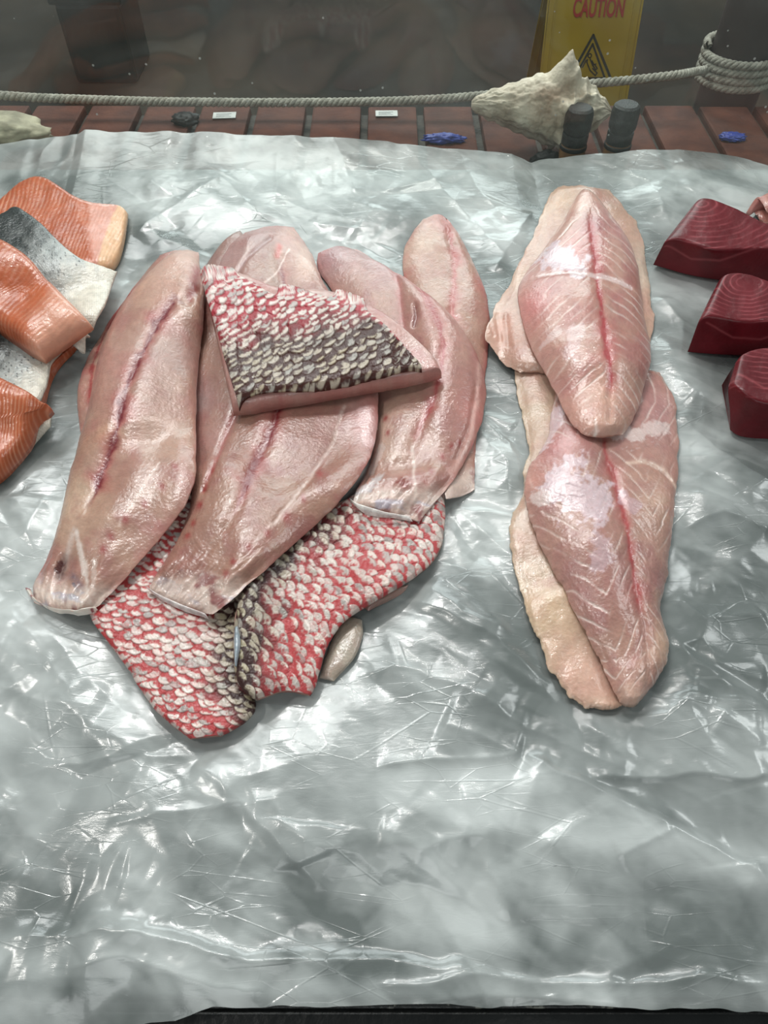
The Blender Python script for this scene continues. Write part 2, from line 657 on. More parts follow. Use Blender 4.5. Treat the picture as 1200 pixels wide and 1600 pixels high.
def scales(direction, size=0.0085, pale='#dccdc5', red='#a3323a', dark='#3a2220', olive='#9a9074', darkness=None, seed=5, redness=None, stretch=1.0):
    """overlapping round scales; returns (relief function, pigment function with painted gap shade)"""
    ca, sa = direction[0], direction[1]
    n = math.hypot(ca, sa)
    ca, sa = ca / n, sa / n

    def field(c):
        if hasattr(c, '_sc'):
            return c._sc
        wx = 0.0036 * fbm(c.X / 0.02, c.Y / 0.02, seed, 3)
        wy = 0.0036 * fbm(c.X / 0.02 + 31, c.Y / 0.02, seed + 1, 3)
        x, y = c.X + wx, c.Y + wy
        t = (x * ca + y * sa) / size
        s = (-x * sa + y * ca) / size / stretch
        rowh = 0.56
        best = np.full(t.shape, -1.0)
        hid = np.zeros(t.shape)
        rn = np.ones(t.shape)
        lt = np.zeros(t.shape)
        ls = np.zeros(t.shape)
        done = np.zeros(t.shape, bool)
        j0 = np.floor(t / rowh)
        for dj in (-2, -1, 0, 1):
            j = j0 + dj
            off = np.where(np.mod(j, 2) == 0, 0.0, 0.5)
            for di in (0, 1):
                i = np.floor(s - off) + di
                h1 = _hash(i, j, seed + 7)
                h2 = _hash(i, j, seed + 8)
                h3 = _hash(i, j, seed + 9)
                cs = i + off + 0.34 * (h1 - 0.5)
                ct = j * rowh + 0.34 * (h2 - 0.5)
                dt = t - ct
                ds = s - cs
                rad = 0.62 + 0.1 * (h3 - 0.5)
                r = np.hypot(dt / 0.95, ds) / rad
                m = (r < 1) & ~done
                done |= m
                hid = np.where(m, h1 * 0.5 + h3 * 0.5, hid)
                rn = np.where(m, r, rn)
                lt = np.where(m, dt / rad, lt)
                ls = np.where(m, ds / rad, ls)
        c._sc = (rn, lt, ls, hid, done)
        return c._sc

    def rel(c):
        rn, lt, ls, hid, done = field(c)
        am = 0.00085 * size / 0.0085
        z = am * np.where(done, 0.55 + 0.7 * lt - 0.14 * ls * ls - 0.25 * sstep(0.86, 1.0, rn), -0.6)
        z = z + 0.0012 * fbm(c.PX / 40, c.PY / 40, seed + 20, 3) + 0.00025 * fbm(c.PX / 4, c.PY / 4, seed + 22, 2)
        z = z + 0.0004 * (hid - 0.5) + 0.0007 * (hid * 7.3 % 1.0 - 0.5) * ls + 0.0005 * (hid * 13.7 % 1.0 - 0.5) * lt
        return z * sstep(0, 0.05, np.minimum(np.minimum(c.U, 1 - c.U), np.minimum(c.V, 1 - c.V) * 2))

    def col(c):
        rn, lt, ls, hid, done = field(c)
        dk = darkness(c) if darkness else 0 * c.U
        rd = redness(c) if redness else 0.5 + 0 * c.U
        nz = fbm(c.PX / 4.5, c.PY / 4.5, seed + 33, 3)
        nb = fbm(c.PX / 22, c.PY / 22, seed + 34, 3)
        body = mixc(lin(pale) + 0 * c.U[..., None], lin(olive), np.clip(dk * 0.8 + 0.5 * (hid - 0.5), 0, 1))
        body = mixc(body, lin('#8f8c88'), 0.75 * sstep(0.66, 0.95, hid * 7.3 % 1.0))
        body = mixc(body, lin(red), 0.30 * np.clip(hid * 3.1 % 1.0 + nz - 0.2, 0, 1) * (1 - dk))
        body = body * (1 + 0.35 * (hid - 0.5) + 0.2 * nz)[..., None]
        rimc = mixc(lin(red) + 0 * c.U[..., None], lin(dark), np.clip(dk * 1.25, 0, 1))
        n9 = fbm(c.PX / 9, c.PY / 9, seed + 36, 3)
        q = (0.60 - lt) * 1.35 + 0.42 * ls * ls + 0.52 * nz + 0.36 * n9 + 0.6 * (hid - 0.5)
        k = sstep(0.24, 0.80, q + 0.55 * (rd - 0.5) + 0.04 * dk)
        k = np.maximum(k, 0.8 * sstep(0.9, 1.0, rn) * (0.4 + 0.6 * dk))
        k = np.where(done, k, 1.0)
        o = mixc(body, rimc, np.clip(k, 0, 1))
        gap = sstep(0.86, 0.97, rn) * 0.6  # shadow in the gaps between scales, painted into the colour
        o = mixc(o, lin(dark) + 0 * o, gap * (0.35 + 0.65 * dk))
        blotch = sstep(0.25, 0.6, nb + 0.4 * nz) * 0.35 * rd
        o = mixc(o, rimc, blotch)
        return o, np.clip(0.34 + 0.12 * nz + 0.2 * k, 0.15, 0.7)
    return rel, col


def root_for(name, px, py, label, cat, group=None, z=0.0):
    X, Y = at(px, py, z)
    r = empty(name, (float(X), float(Y), CZ))
    tag(r, label, cat, group)
    return r

# ------------------------------------------------------------------ photo outlines of the fish on the film
ROWS = {
    # skin-side-up snapper fillets at the bottom of the pile
    'S1': [[(245, 760), (330, 760)], [(195, 840), (400, 830)], [(152, 905), (400, 900)], [(129, 953), (388, 955)], [(158, 993), (380, 1000)],
           [(190, 1027), (378, 1040)], [(213, 1066), (388, 1080)], [(236, 1108), (404, 1096)], [(270, 1135), (402, 1121)], [(298, 1155), (345, 1150)]],
    'S2': [[(560, 770), (625, 768), (696, 763)], [(470, 825), (590, 810), (695, 800)], [(400, 880), (550, 860), (693, 853)], [(374, 930), (530, 905), (672, 886)],
           [(366, 970), (490, 945), (620, 922)], [(364, 1010), (450, 985), (545, 962)], [(366, 1045), (435, 1025), (510, 998)],
           [(369, 1070), (435, 1048), (507, 1025)], [(384, 1085), (440, 1066), (498, 1058)], [(403, 1095), (445, 1079), (485, 1088)]],
    'FL': [[(540, 958), (566, 966)], [(522, 985), (568, 990)], [(508, 1025), (556, 1030)], [(500, 1058), (520, 1063)]],
    'FB': [[(570, 925), (640, 910)], [(566, 945), (630, 926)], [(575, 952), (600, 940)]],
    'F0': [[(250, 393), (280, 384)], [(190, 460), (290, 470)], [(150, 520), (290, 540)], [(124, 570), (280, 600)], [(115, 612), (260, 660)], [(119, 655), (220, 700)], [(132, 700), (180, 730)]],
    'F1': [[(268, 389), (290, 385), (309, 390)], [(236, 407), (276, 430), (315, 420)], [(197, 447), (270, 478), (316, 470)], [(165, 495), (251, 514), (314, 512)],
           [(146, 548), (232, 555), (307, 550)], [(134, 612), (208, 605), (303, 603)], [(119, 668), (188, 674), (302, 670)], [(100, 737), (172, 738), (303, 745)],
           [(87, 800), (141, 803), (272, 800)], [(73, 860), (117, 862), (220, 864)], [(58, 893), (102, 905), (183, 912)], [(40, 916), (92, 945), (152, 944)], [(52, 941), (96, 956), (146, 951)]],
    'F6': [[(342, 384), (360, 366), (374, 356)], [(312, 412), (350, 400), (400, 380)], [(308, 450), (350, 440), (410, 420)], [(315, 500), (350, 500), (400, 500)]],
    'F2': [[(385, 356), (425, 349), (458, 350)], [(362, 366), (428, 362), (480, 366)], [(338, 398), (435, 395), (492, 402)], [(324, 440), (445, 440), (508, 442)], [(305, 500), (450, 500), (560, 500)],
           [(299, 570), (452, 580), (590, 570)], [(296, 650), (436, 653), (592, 640)], [(296, 715), (408, 715), (584, 699)], [(297, 775), (385, 780), (548, 755)],
           [(277, 828), (355, 830), (494, 808)], [(256, 872), (330, 870), (438, 862)], [(228, 911), (300, 920), (376, 920)], [(230, 923), (276, 945), (330, 960)]],
    'F3': [[(497, 392), (525, 379), (558, 385)], [(493, 415), (565, 405), (610, 416)], [(520, 440), (610, 425), (652, 443)], [(540, 500), (668, 478), (714, 488)],
           [(560, 560), (688, 540), (748, 540)], [(575, 610), (683, 612), (764, 600)], [(588, 660), (663, 655), (757, 646)], [(582, 710), (646, 705), (739, 694)],
           [(563, 748), (640, 750), (708, 747)], [(545, 779), (615, 788), (680, 780)], [(553, 794), (605, 801), (655, 812)]],
    'F4': [[(662, 338), (688, 328), (706, 342)], [(632, 365), (695, 375), (735, 392)], [(622, 405), (711, 415), (760, 438)], [(640, 455), (712, 460), (768, 474)],
           [(660, 540), (710, 540), (764, 540)], [(680, 640), (720, 640), (752, 640)], [(690, 715), (718, 712), (741, 706)], [(697, 779), (720, 776), (743, 764)]],
    'TF': [[(317, 440), (366, 650)], [(340, 437), (392, 648)], [(372, 437), (418, 644)], [(427, 465), (456, 636)], [(470, 468), (500, 630)], [(510, 467), (538, 622)], [(585, 494), (602, 611)],
           [(632, 530), (640, 604)], [(665, 562), (672, 598)], [(684, 582), (690, 591)]],
    'TS': [[(313, 434), (373, 634)], [(340, 431), (392, 624)], [(372, 431), (416, 619)], [(400, 443), (437, 619)], [(427, 460), (460, 617)], [(470, 462), (500, 613)], [(510, 463), (535, 605)],
           [(550, 471), (566, 600)], [(585, 492), (602, 592)], [(615, 520), (629, 586)], [(640, 553), (648, 581)], [(657, 571), (660, 577)]],
    # right-hand fillets
    'R3': [[(866, 290), (885, 284), (950, 289)], [(845, 325), (900, 320), (984, 325)], [(836, 365), (900, 365), (1006, 365)], [(808, 410), (900, 410), (1017, 415)],
           [(788, 455), (900, 455), (1021, 460)], [(766, 490), (890, 500), (1023, 500)], [(757, 512), (870, 540), (1020, 530)], [(764, 535), (870, 560), (1000, 550)], [(782, 560), (880, 576), (990, 565)], [(812, 578), (890, 584), (985, 575)]],
    'R4': [[(822, 470), (860, 470), (900, 470)], [(806, 530), (855, 530), (900, 530)], [(803, 575), (855, 575), (900, 575)], [(810, 610), (860, 610), (900, 610)], [(820, 650), (860, 650), (900, 650)], [(828, 700), (860, 700), (900, 700)], [(815, 770), (860, 770), (900, 770)],
           [(794, 822), (860, 820), (920, 820)], [(800, 860), (870, 860), (930, 860)], [(814, 910), (880, 910), (940, 910)], [(826, 968), (890, 965), (950, 960)],
           [(849, 1005), (905, 1000), (960, 1000)], [(862, 1045), (915, 1042), (965, 1040)], [(885, 1082), (930, 1080), (972, 1075)], [(935, 1110), (950, 1111), (970, 1107)]],
    'R2': [[(880, 560), (950, 555), (1030, 573)], [(865, 620), (945, 620), (1057, 605)], [(860, 672), (940, 672), (1064, 655)], [(828, 718), (943, 719), (1068, 712)],
           [(820, 766), (958, 764), (1062, 775)], [(832, 808), (970, 815), (1057, 820)], [(851, 850), (980, 865), (1051, 868)], [(878, 900), (988, 915), (1043, 915)],
           [(904, 950), (995, 950), (1036, 950)], [(926, 995), (1002, 990), (1046, 985)], [(944, 1028), (1008, 1025), (1053, 1008)], [(953, 1060), (1000, 1062), (1040, 1040)], [(968, 1097), (992, 1106), (1014, 1086)]],
    'R1': [[(905, 293), (916, 290), (928, 297)], [(886, 328), (916, 325), (962, 332)], [(862, 365), (920, 357), (990, 365)], [(825, 410), (925, 395), (1002, 410)],
           [(808, 440), (929, 435), (1007, 445)], [(817, 480), (934, 475), (1013, 485)], [(828, 525), (941, 520), (1021, 530)], [(848, 565), (947, 565), (1022, 562)],
           [(872, 600), (950, 600), (1008, 592)], [(882, 635), (950, 635), (1002, 628)], [(899, 662), (950, 662), (990, 658)], [(915, 678), (948, 678), (974, 674)]],
    # salmon at the left
    'A1': [[(-110, 400), (-80, 480)], [(-12, 325), (20, 440)], [(22, 289), (50, 440)], [(52, 271), (80, 440)], [(70, 274), (105, 440)], [(88, 287), (125, 432)], [(110, 303), (140, 425)],
           [(130, 315), (152, 420)], [(152, 319), (165, 419)], [(175, 316), (178, 418)], [(190, 318), (189, 400)], [(199, 331), (195, 368)]],
    'A2': [[(-110, 395), (-80, 480)], [(-12, 342), (20, 480)], [(18, 325), (50, 490)], [(32, 323), (70, 495)], [(52, 337), (92, 500)], [(76, 359), (112, 503)], [(99, 386), (128, 506)],
           [(123, 406), (140, 512)], [(150, 412), (150, 502)], [(183, 422), (163, 478)]],
    'A4': [[(-110, 480), (-110, 650)], [(-20, 500), (-20, 665)], [(30, 514), (25, 665)], [(60, 520), (60, 660)], [(75, 525), (76, 636)], [(95, 522), (76, 588)], [(116, 515), (88, 560)], [(134, 508), (112, 545)]],
    'A3': [[(-120, 325), (-130, 440)], [(-40, 352), (-62, 468)], [(10, 378), (-15, 499)], [(50, 400), (15, 521)], [(76, 437), (35, 535)], [(100, 462), (48, 544)], [(122, 482), (56, 550)], [(141, 501), (66, 554)]],
    'A5': [[(-110, 540), (-130, 780)], [(-20, 580), (-30, 760)], [(0, 591), (0, 745)], [(23, 603), (17, 728)], [(50, 618), (42, 698)], [(70, 633), (60, 676)], [(85, 645), (80, 655)]],
    # pink piece at the right edge
    'P1': [[(1167, 328), (1172, 333)], [(1185, 309), (1190, 339)], [(1200, 298), (1205, 342)], [(1240, 285), (1250, 345)], [(1290, 280), (1300, 345)]],
    'P2': [[(1179, 334), (1184, 345)], [(1205, 330), (1212, 356)], [(1240, 325), (1250, 362)], [(1290, 320), (1300, 366)]],
}
TUNA = {    # back-top, front-top, front-bottom
    'T1': [[(1091, 305), (1041, 369), (1021, 413)], [(1104, 303), (1066, 370), (1046, 420)], [(1129, 311), (1082, 376), (1067, 427)], [(1161, 325), (1108, 390), (1092, 432)], [(1190, 344), (1145, 388), (1130, 438)],
           [(1215, 352), (1200, 386), (1195, 440)], [(1290, 362), (1300, 388), (1300, 446)]],
    'T2': [[(1128, 427), (1096, 491), (1075, 548)], [(1138, 422), (1110, 489), (1092, 550)], [(1152, 420), (1129, 493), (1118, 552)], [(1177, 423), (1152, 500), (1146, 553)], [(1200, 434), (1180, 499), (1178, 554)],
           [(1230, 445), (1220, 498), (1220, 555)], [(1300, 450), (1310, 500), (1310, 558)]],
    'T3': [[(1156, 553), (1144, 592), (1142, 669)], [(1164, 547), (1157, 607), (1149, 680)], [(1177, 540), (1175, 621), (1170, 682)], [(1200, 535), (1200, 627), (1198, 683)], [(1240, 538), (1245, 628), (1245, 686)],
           [(1300, 545), (1310, 630), (1312, 690)]],
}


def inside(poly, X, Y):
    p = np.asarray(poly, float)
    r = np.zeros(X.shape, bool)
    j = len(p) - 1
    for i in range(len(p)):
        xi, yi = p[i]
        xj, yj = p[j]
        if abs(yj - yi) > 1e-12:
            r ^= ((yi > Y) != (yj > Y)) & (X < (xj - xi) * (Y - yi) / (yj - yi) + xi)
        j = i
    return r


def outline(rows):
    L = [r[0] for r in rows]
    Rr = [r[-1] for r in rows]
    return L + list(rows[-1][1:-1]) + Rr[::-1] + list(rows[0][1:-1])[::-1]


gx = GX0 + GS * np.arange(NXg)
gy = GY0 + GS * np.arange(NYg)
GXX, GYY = np.meshgrid(gx, gy)
FOOT = np.zeros((NYg, NXg))
for k, rw in list(ROWS.items()) + list(TUNA.items()):
    pp = outline(rw)
    X_, Y_ = at([p[0] for p in pp], [p[1] for p in pp], 0.004)
    FOOT = np.maximum(FOOT, inside(list(zip(X_, Y_)), GXX, GYY))
FOOT = fblur(dil(FOOT, 4), 7)

# ------------------------------------------------------------------ the counter
M_STEEL = mat_plain('brushed_grey_steel', '#767c7b', '#868c8a', scale=8, rough=0.35, bump=0.05, metallic=0.2)
M_BLACK = mat_plain('black_painted_metal', '#080909', '#121313', scale=60, rough=0.35, bump=0.15, bscale=200)
M_CHIP = mat_plain('worn_rail_edge', '#6f6f68', '#1b1c1c', scale=140, rough=0.4, bump=0.2, ramp=(0.36, 0.42))

YB = 0.845           # back of the counter, where the pane stands
root = empty('display_counter', (0, 0.45, 0))
tag(root, 'grey steel fish counter with a black front rail, lying under the plastic film', 'counter')
bm = bmesh.new()
add_box(bm, (-0.75, 0.036, CZ - 0.20), (0.75, YB, CZ - 0.012), 0.004)
bm_obj('worktop', bm, M_STEEL, root, loc=(0, 0.45, CZ - 0.1))
bm = bmesh.new()
add_box(bm, (-0.74, 0.06, 0.0), (0.74, YB - 0.02, CZ - 0.20), 0.004)
bm_obj('cabinet_body', bm, M_STEEL, root, loc=(0, 0.45, 0.4))
bm = bmesh.new()
add_box(bm, (-0.76, -0.03, CZ - 0.08), (0.76, 0.034, CZ - 0.016), 0.005)
rail = bm_obj('front_rail', bm, M_BLACK, root, loc=(0, 0, CZ - 0.05))
bm = bmesh.new()
add_box(bm, (-0.76, 0.0312, CZ - 0.0165), (0.76, 0.0338, CZ - 0.0140), 0.0008)
bm_obj('rail_lip', bm, M_CHIP, root, loc=(0, 0.03, CZ - 0.015))


# ------------------------------------------------------------------ the crumpled plastic film
def creases(px_list):
    return [(np.stack(at([p[0] for p in pts], [p[1] for p in pts]), 1), a, w1, w2) for pts, a, w1, w2 in px_list]


CREASES = creases([
    # (photo points, height m, width on the left side m, width on the right side m)
    ([(590, 1200), (640, 1193), (700, 1188), (815, 1180)], 0.0030, 0.0040, 0.0022),
    ([(815, 1178), (860, 1200), (920, 1228), (1010, 1268), (1110, 1322), (1160, 1350), (1215, 1385)], 0.0090, 0.004, 0.020),
    ([(920, 1217), (1010, 1214), (1080, 1210), (1215, 1213)], 0.0050, 0.020, 0.0018),
    ([(690, 1130), (760, 1160), (815, 1180)], 0.0045, 0.012, 0.006),
    ([(300, 1190), (345, 1225), (380, 1262), (420, 1305), (445, 1335), (520, 1390)], 0.0060, 0.015, 0.005),
    ([(380, 1258), (430, 1255), (445, 1290), (490, 1320), (560, 1330), (620, 1380)], 0.0055, 0.006, 0.012),
    ([(480, 1285), (475, 1320), (482, 1345)], 0.005, 0.008, 0.008),
    ([(-20, 1186), (70, 1188), (150, 1185), (300, 1176)], 0.0020, 0.003, 0.002),
    ([(160, 1285), (250, 1268), (390, 1255)], 0.0018, 0.003, 0.002),
    ([(-20, 1470), (40, 1462), (120, 1455), (200, 1455), (270, 1470), (380, 1498), (470, 1500), (600, 1496), (680, 1505), (790, 1520)], 0.0070, 0.003, 0.014),
    ([(110, 1430), (190, 1450), (300, 1478), (385, 1496)], 0.0050, 0.0025, 0.010),
    ([(100, 1512), (150, 1500), (190, 1497), (260, 1515), (340, 1545), (420, 1550)], 0.0060, 0.004, 0.012),
    ([(560, 1540), (640, 1535), (740, 1522), (775, 1520), (880, 1530), (1000, 1538), (1070, 1526), (1110, 1528), (1215, 1530)], 0.0060, 0.003, 0.012),
    ([(640, 1568), (760, 1553), (860, 1552), (990, 1575)], 0.004, 0.003, 0.010),
    ([(1075, 1081), (1085, 1120), (1110, 1155), (1125, 1125), (1135, 1105)], 0.0045, 0.007, 0.007),
    ([(895, 1105), (940, 1118), (1000, 1120), (1040, 1115), (1080, 1083), (1130, 1092), (1210, 1108)], 0.0050, 0.004, 0.010),
    ([(735, 1090), (830, 1140), (920, 1180), (1000, 1210)], 0.0040, 0.016, 0.008),
    ([(640, 1390), (655, 1330), (690, 1315), (755, 1310), (765, 1360), (800, 1430), (812, 1470)], 0.0050, 0.010, 0.006),
    ([(850, 1300), (870, 1330), (910, 1385), (960, 1460), (1000, 1530)], 0.0060, 0.020, 0.010),
    ([(1180, 1345), (1190, 1370), (1230, 1400)], 0.0060, 0.006, 0.006),
    ([(965, 1340), (1010, 1320), (1050, 1295)], 0.0030, 0.004, 0.003),
    ([(690, 860), (650, 900), (720, 960), (800, 985)], 0.0040, 0.008, 0.006),
    ([(640, 930), (690, 960), (760, 990), (830, 1050), (880, 1085)], 0.0050, 0.012, 0.005),
    ([(545, 1060), (620, 1040), (720, 1075), (800, 1120)], 0.0040, 0.010, 0.006),
    ([(1060, 640), (1120, 700), (1210, 760)], 0.0050, 0.008, 0.012),
    ([(1070, 820), (1130, 800), (1210, 830)], 0.0050, 0.010, 0.006),
    ([(1050, 920), (1110, 960), (1210, 950)], 0.0050, 0.006, 0.012),
    ([(1058, 1010), (1100, 990), (1130, 1030), (1210, 1060)], 0.0050, 0.008, 0.008),
    ([(70, 770), (40, 830), (-20, 870)], 0.0040, 0.010, 0.006),
    ([(50, 960), (140, 1060), (250, 1150), (310, 1180)], 0.0040, 0.012, 0.006),
    ([(0, 930), (60, 1010), (120, 1090)], 0.0035, 0.010, 0.006),
    ([(-20, 1060), (60, 1090), (160, 1100)], 0.0035, 0.010, 0.008),
    # towards the pane
    ([(130, 205), (122, 240), (60, 280), (20, 290)], 0.0060, 0.010, 0.008),
    ([(435, 212), (440, 260), (430, 330)], 0.0050, 0.010, 0.006),
    ([(525, 214), (520, 250), (560, 320)], 0.0040, 0.010, 0.006),
    ([(600, 222), (640, 260), (720, 330), (790, 400)], 0.0060, 0.012, 0.006),
    ([(700, 232), (740, 300), (800, 350)], 0.0050, 0.008, 0.006),
    ([(805, 240), (820, 262), (880, 250), (1010, 238)], 0.0070, 0.006, 0.014),
    ([(870, 250), (940, 265), (1010, 290), (1040, 340)], 0.0060, 0.008, 0.014),
    ([(960, 250), (1050, 270), (1150, 262), (1200, 290)], 0.0060, 0.008, 0.010),
    ([(230, 300), (290, 330), (350, 300), (400, 340)], 0.0040, 0.008, 0.006),
    ([(210, 370), (260, 340), (330, 310)], 0.0040, 0.006, 0.008),
    ([(590, 330), (560, 360), (480, 350)], 0.0040, 0.006, 0.006),
    ([(770, 420), (800, 380), (830, 330)], 0.0050, 0.006, 0.006),
    ([(1020, 300), (1050, 350), (1100, 290)], 0.0050, 0.007, 0.006),
    ([(1030, 460), (1070, 500), (1060, 560)], 0.0050, 0.007, 0.007),
    ([(745, 640), (800, 690), (815, 760)], 0.0045, 0.003, 0.006),
    ([(740, 650), (790, 720), (800, 790)], 0.0040, 0.003, 0.006),
    ([(700, 790), (760, 795), (815, 800)], 0.0035, 0.003, 0.004),
    ([(752, 640), (810, 660)], 0.004, 0.004, 0.004),
])


def facets(X, Y, spacing, amp, angle, stretch, seed, warp=0.0, flat=False):
    """sheet folded along the straight edges of irregular triangles"""
    from mathutils.geometry import delaunay_2d_cdt
    if warp:
        X, Y = X + warp * fbm(X / 0.07, Y / 0.07, seed + 1, 2), Y + warp * fbm(X / 0.07 + 5, Y / 0.07, seed + 2, 2)
    ca, sa = math.cos(R_(angle)), math.sin(R_(angle))
    P = (X * ca + Y * sa) / stretch
    Q = -X * sa + Y * ca
    rng = np.random.RandomState(seed)
    p0, p1, q0, q1 = P.min() - spacing, P.max() + spacing, Q.min() - spacing, Q.max() + spacing
    pi, qi = np.meshgrid(np.arange(p0, p1 + spacing, spacing), np.arange(q0, q1 + spacing, spacing))
    pts = np.stack([pi.ravel(), qi.ravel()], 1) + rng.uniform(-0.48, 0.48, (pi.size, 2)) * spacing
    hgt = rng.uniform(-1, 1, len(pts)) * amp
    tris = delaunay_2d_cdt([Vector(p) for p in pts], [], [], 0, 1e-6)
    vco = np.array([tuple(v) for v in tris[0]])
    org = [o_[0] if o_ else 0 for o_ in tris[3]]
    hh = hgt[np.array(org)]
    # raster the triangles on a fine table, then sample it
    st = spacing / 22
    W = int((p1 - p0 + 2 * spacing) / st)
    Hh = int((q1 - q0 + 2 * spacing) / st)
    tab = np.zeros((Hh, W))
    for t in tris[2]:
        A = vco[list(t)]
        h = hh[list(t)]
        if flat:
            h = np.full(3, h.mean() * 1.6)
        c0 = np.maximum(np.floor((A.min(0) - [p0, q0]) / st).astype(int), 0)
        c1 = np.minimum(np.ceil((A.max(0) - [p0, q0]) / st).astype(int) + 1, [W, Hh])
        if (c1 <= c0).any():
            continue
        gx_, gy_ = np.meshgrid(p0 + st * np.arange(c0[0], c1[0]), q0 + st * np.arange(c0[1], c1[1]))
        d = (A[1, 1] - A[2, 1]) * (A[0, 0] - A[2, 0]) + (A[2, 0] - A[1, 0]) * (A[0, 1] - A[2, 1])
        if abs(d) < 1e-12:
            continue
        l0 = ((A[1, 1] - A[2, 1]) * (gx_ - A[2, 0]) + (A[2, 0] - A[1, 0]) * (gy_ - A[2, 1])) / d
        l1 = ((A[2, 1] - A[0, 1]) * (gx_ - A[2, 0]) + (A[0, 0] - A[2, 0]) * (gy_ - A[2, 1])) / d
        l2 = 1 - l0 - l1
        m = (l0 >= -1e-6) & (l1 >= -1e-6) & (l2 >= -1e-6)
        sub = tab[c0[1]:c1[1], c0[0]:c1[0]]
        sub[m] = (l0 * h[0] + l1 * h[1] + l2 * h[2])[m]
    fx = np.clip((P - p0) / st, 0, W - 1.001)
    fy = np.clip((Q - q0) / st, 0, Hh - 1.001)
    ix, iy = fx.astype(int), fy.astype(int)
    u, v = fx - ix, fy - iy
    return (tab[iy, ix] * (1 - u) + tab[iy, ix + 1] * u) * (1 - v) + (tab[iy + 1, ix] * (1 - u) + tab[iy + 1, ix + 1] * u) * v


def film_height(X, Y):
    """crumpled sheet: broad and fine folded facets, pleats"""
    global CRUMPLE
    m2 = sstep(-0.25, 0.35, fbm(X / 0.10, Y / 0.10, 104, 2))
    m3 = sstep(0.0, 0.45, fbm(X / 0.08, Y / 0.08 + 5, 105, 2))
    m4 = sstep(0.0, 0.4, fbm(X / 0.07 + 3, Y / 0.07, 106, 2))
    z = facets(X, Y, 0.085, 0.0065, -30, 1.7, 21, 0.012)
    z += facets(X, Y, 0.040, 0.0042, -38, 2.2, 22, 0.006)
    z += facets(X, Y, 0.024, 0.0027, 25, 1.6, 23, 0.004) * (0.35 + 0.65 * m2)
    z += facets(X, Y, 0.0115, 0.0014, -50, 2.4, 24, 0.002) * (0.12 + 0.88 * m3)
    z += facets(X, Y, 0.0075, 0.0007, 70, 2.2, 25, 0.002) * m4
    m5 = sstep(-0.2, 0.4, fbm(X / 0.05 + 13, Y / 0.05, 108, 3))
    z += facets(X, Y, 0.0052, 0.00042, -35, 2.6, 26, 0.001) * m5 * (1 - sstep(0.25, 0.5, Y))
    CRUMPLE = np.clip(0.45 * m2 + 0.5 * m3 + 0.4 * m4, 0, 1.2)
    return z


def film_z(X, Y):
    z = film_height(X, Y)
    jx = X + 0.0022 * fbm(X / 0.02, Y / 0.02, 111, 2)
    jy = Y + 0.0022 * fbm(X / 0.02, Y / 0.02 + 9, 112, 2)
    for pts, a, w1, w2 in CREASES:
        lo = pts.min(0) - 0.06
        hi = pts.max(0) + 0.06
        m = (X > lo[0]) & (X < hi[0]) & (Y > lo[1]) & (Y < hi[1])
        if not m.any():
            continue
        d, s, t = pdist(jx[m], jy[m], pts)
        w = np.where(s > 0, w1, w2)
        z[m] += 0.62 * a * np.exp(-d / (w * 1.45)) * np.clip(np.minimum(t, 1 - t) * 12, 0, 1)
    return z


BACK_EDGE = [(-400, 240), (-120, 236), (0, 227), (70, 216), (122, 213), (132, 206), (200, 206), (330, 207), (430, 211), (520, 215), (600, 221), (640, 224), (740, 236), (800, 240), (815, 247), (830, 252),
             (870, 246), (930, 241), (1010, 236), (1060, 234), (1100, 238), (1150, 246), (1205, 258), (1320, 268), (1600, 280)]
FRONT_EDGE = [(-300, 1625), (0, 1612), (120, 1606), (230, 1600), (275, 1598), (310, 1584), (335, 1574), (420, 1574), (600, 1571), (700, 1570), (800, 1573), (900, 1570), (1000, 1579), (1090, 1577), (1200, 1584), (1500, 1588)]

NFX, NFY = 1120, 820
fu = np.linspace(-0.70, 0.70, NFX)
fv = np.linspace(0, 1, NFY)
FU, FV = np.meshgrid(fu, fv)
fx_, fy_ = at([p[0] for p in FRONT_EDGE], [p[1] for p in FRONT_EDGE], -0.008)
front = np.interp(fu, fx_, fy_) + 0.0008 * vn(fu / 0.01, fu * 0, 120)
# height the film reaches up the pane: where the ray through its back edge meets the pane
be = np.array(BACK_EDGE, float)
bxw, bzw = at_depth(be[:, 0], be[:, 1], YB - 0.012)
climb = np.interp(fu, bxw, bzw - CZ)
climb = climb + 0.0012 * vn(fu / 0.02, fu * 0, 121)
back = np.where(climb > 0.004, YB - 0.010, YB - 0.010 + (climb - 0.004) * 1.6)
XF = FU
YF = front[None, :] + FV * (back - front)[None, :]
S = YF - front[None, :]
zf = film_z(XF, YF)
flat = rsample(FOOT, XF, YF)
zf = zf * (1 - 0.75 * flat) - 0.004
zf = np.maximum(zf, -0.0095 + 0.002 * sstep(-0.02, 0.0, zf))
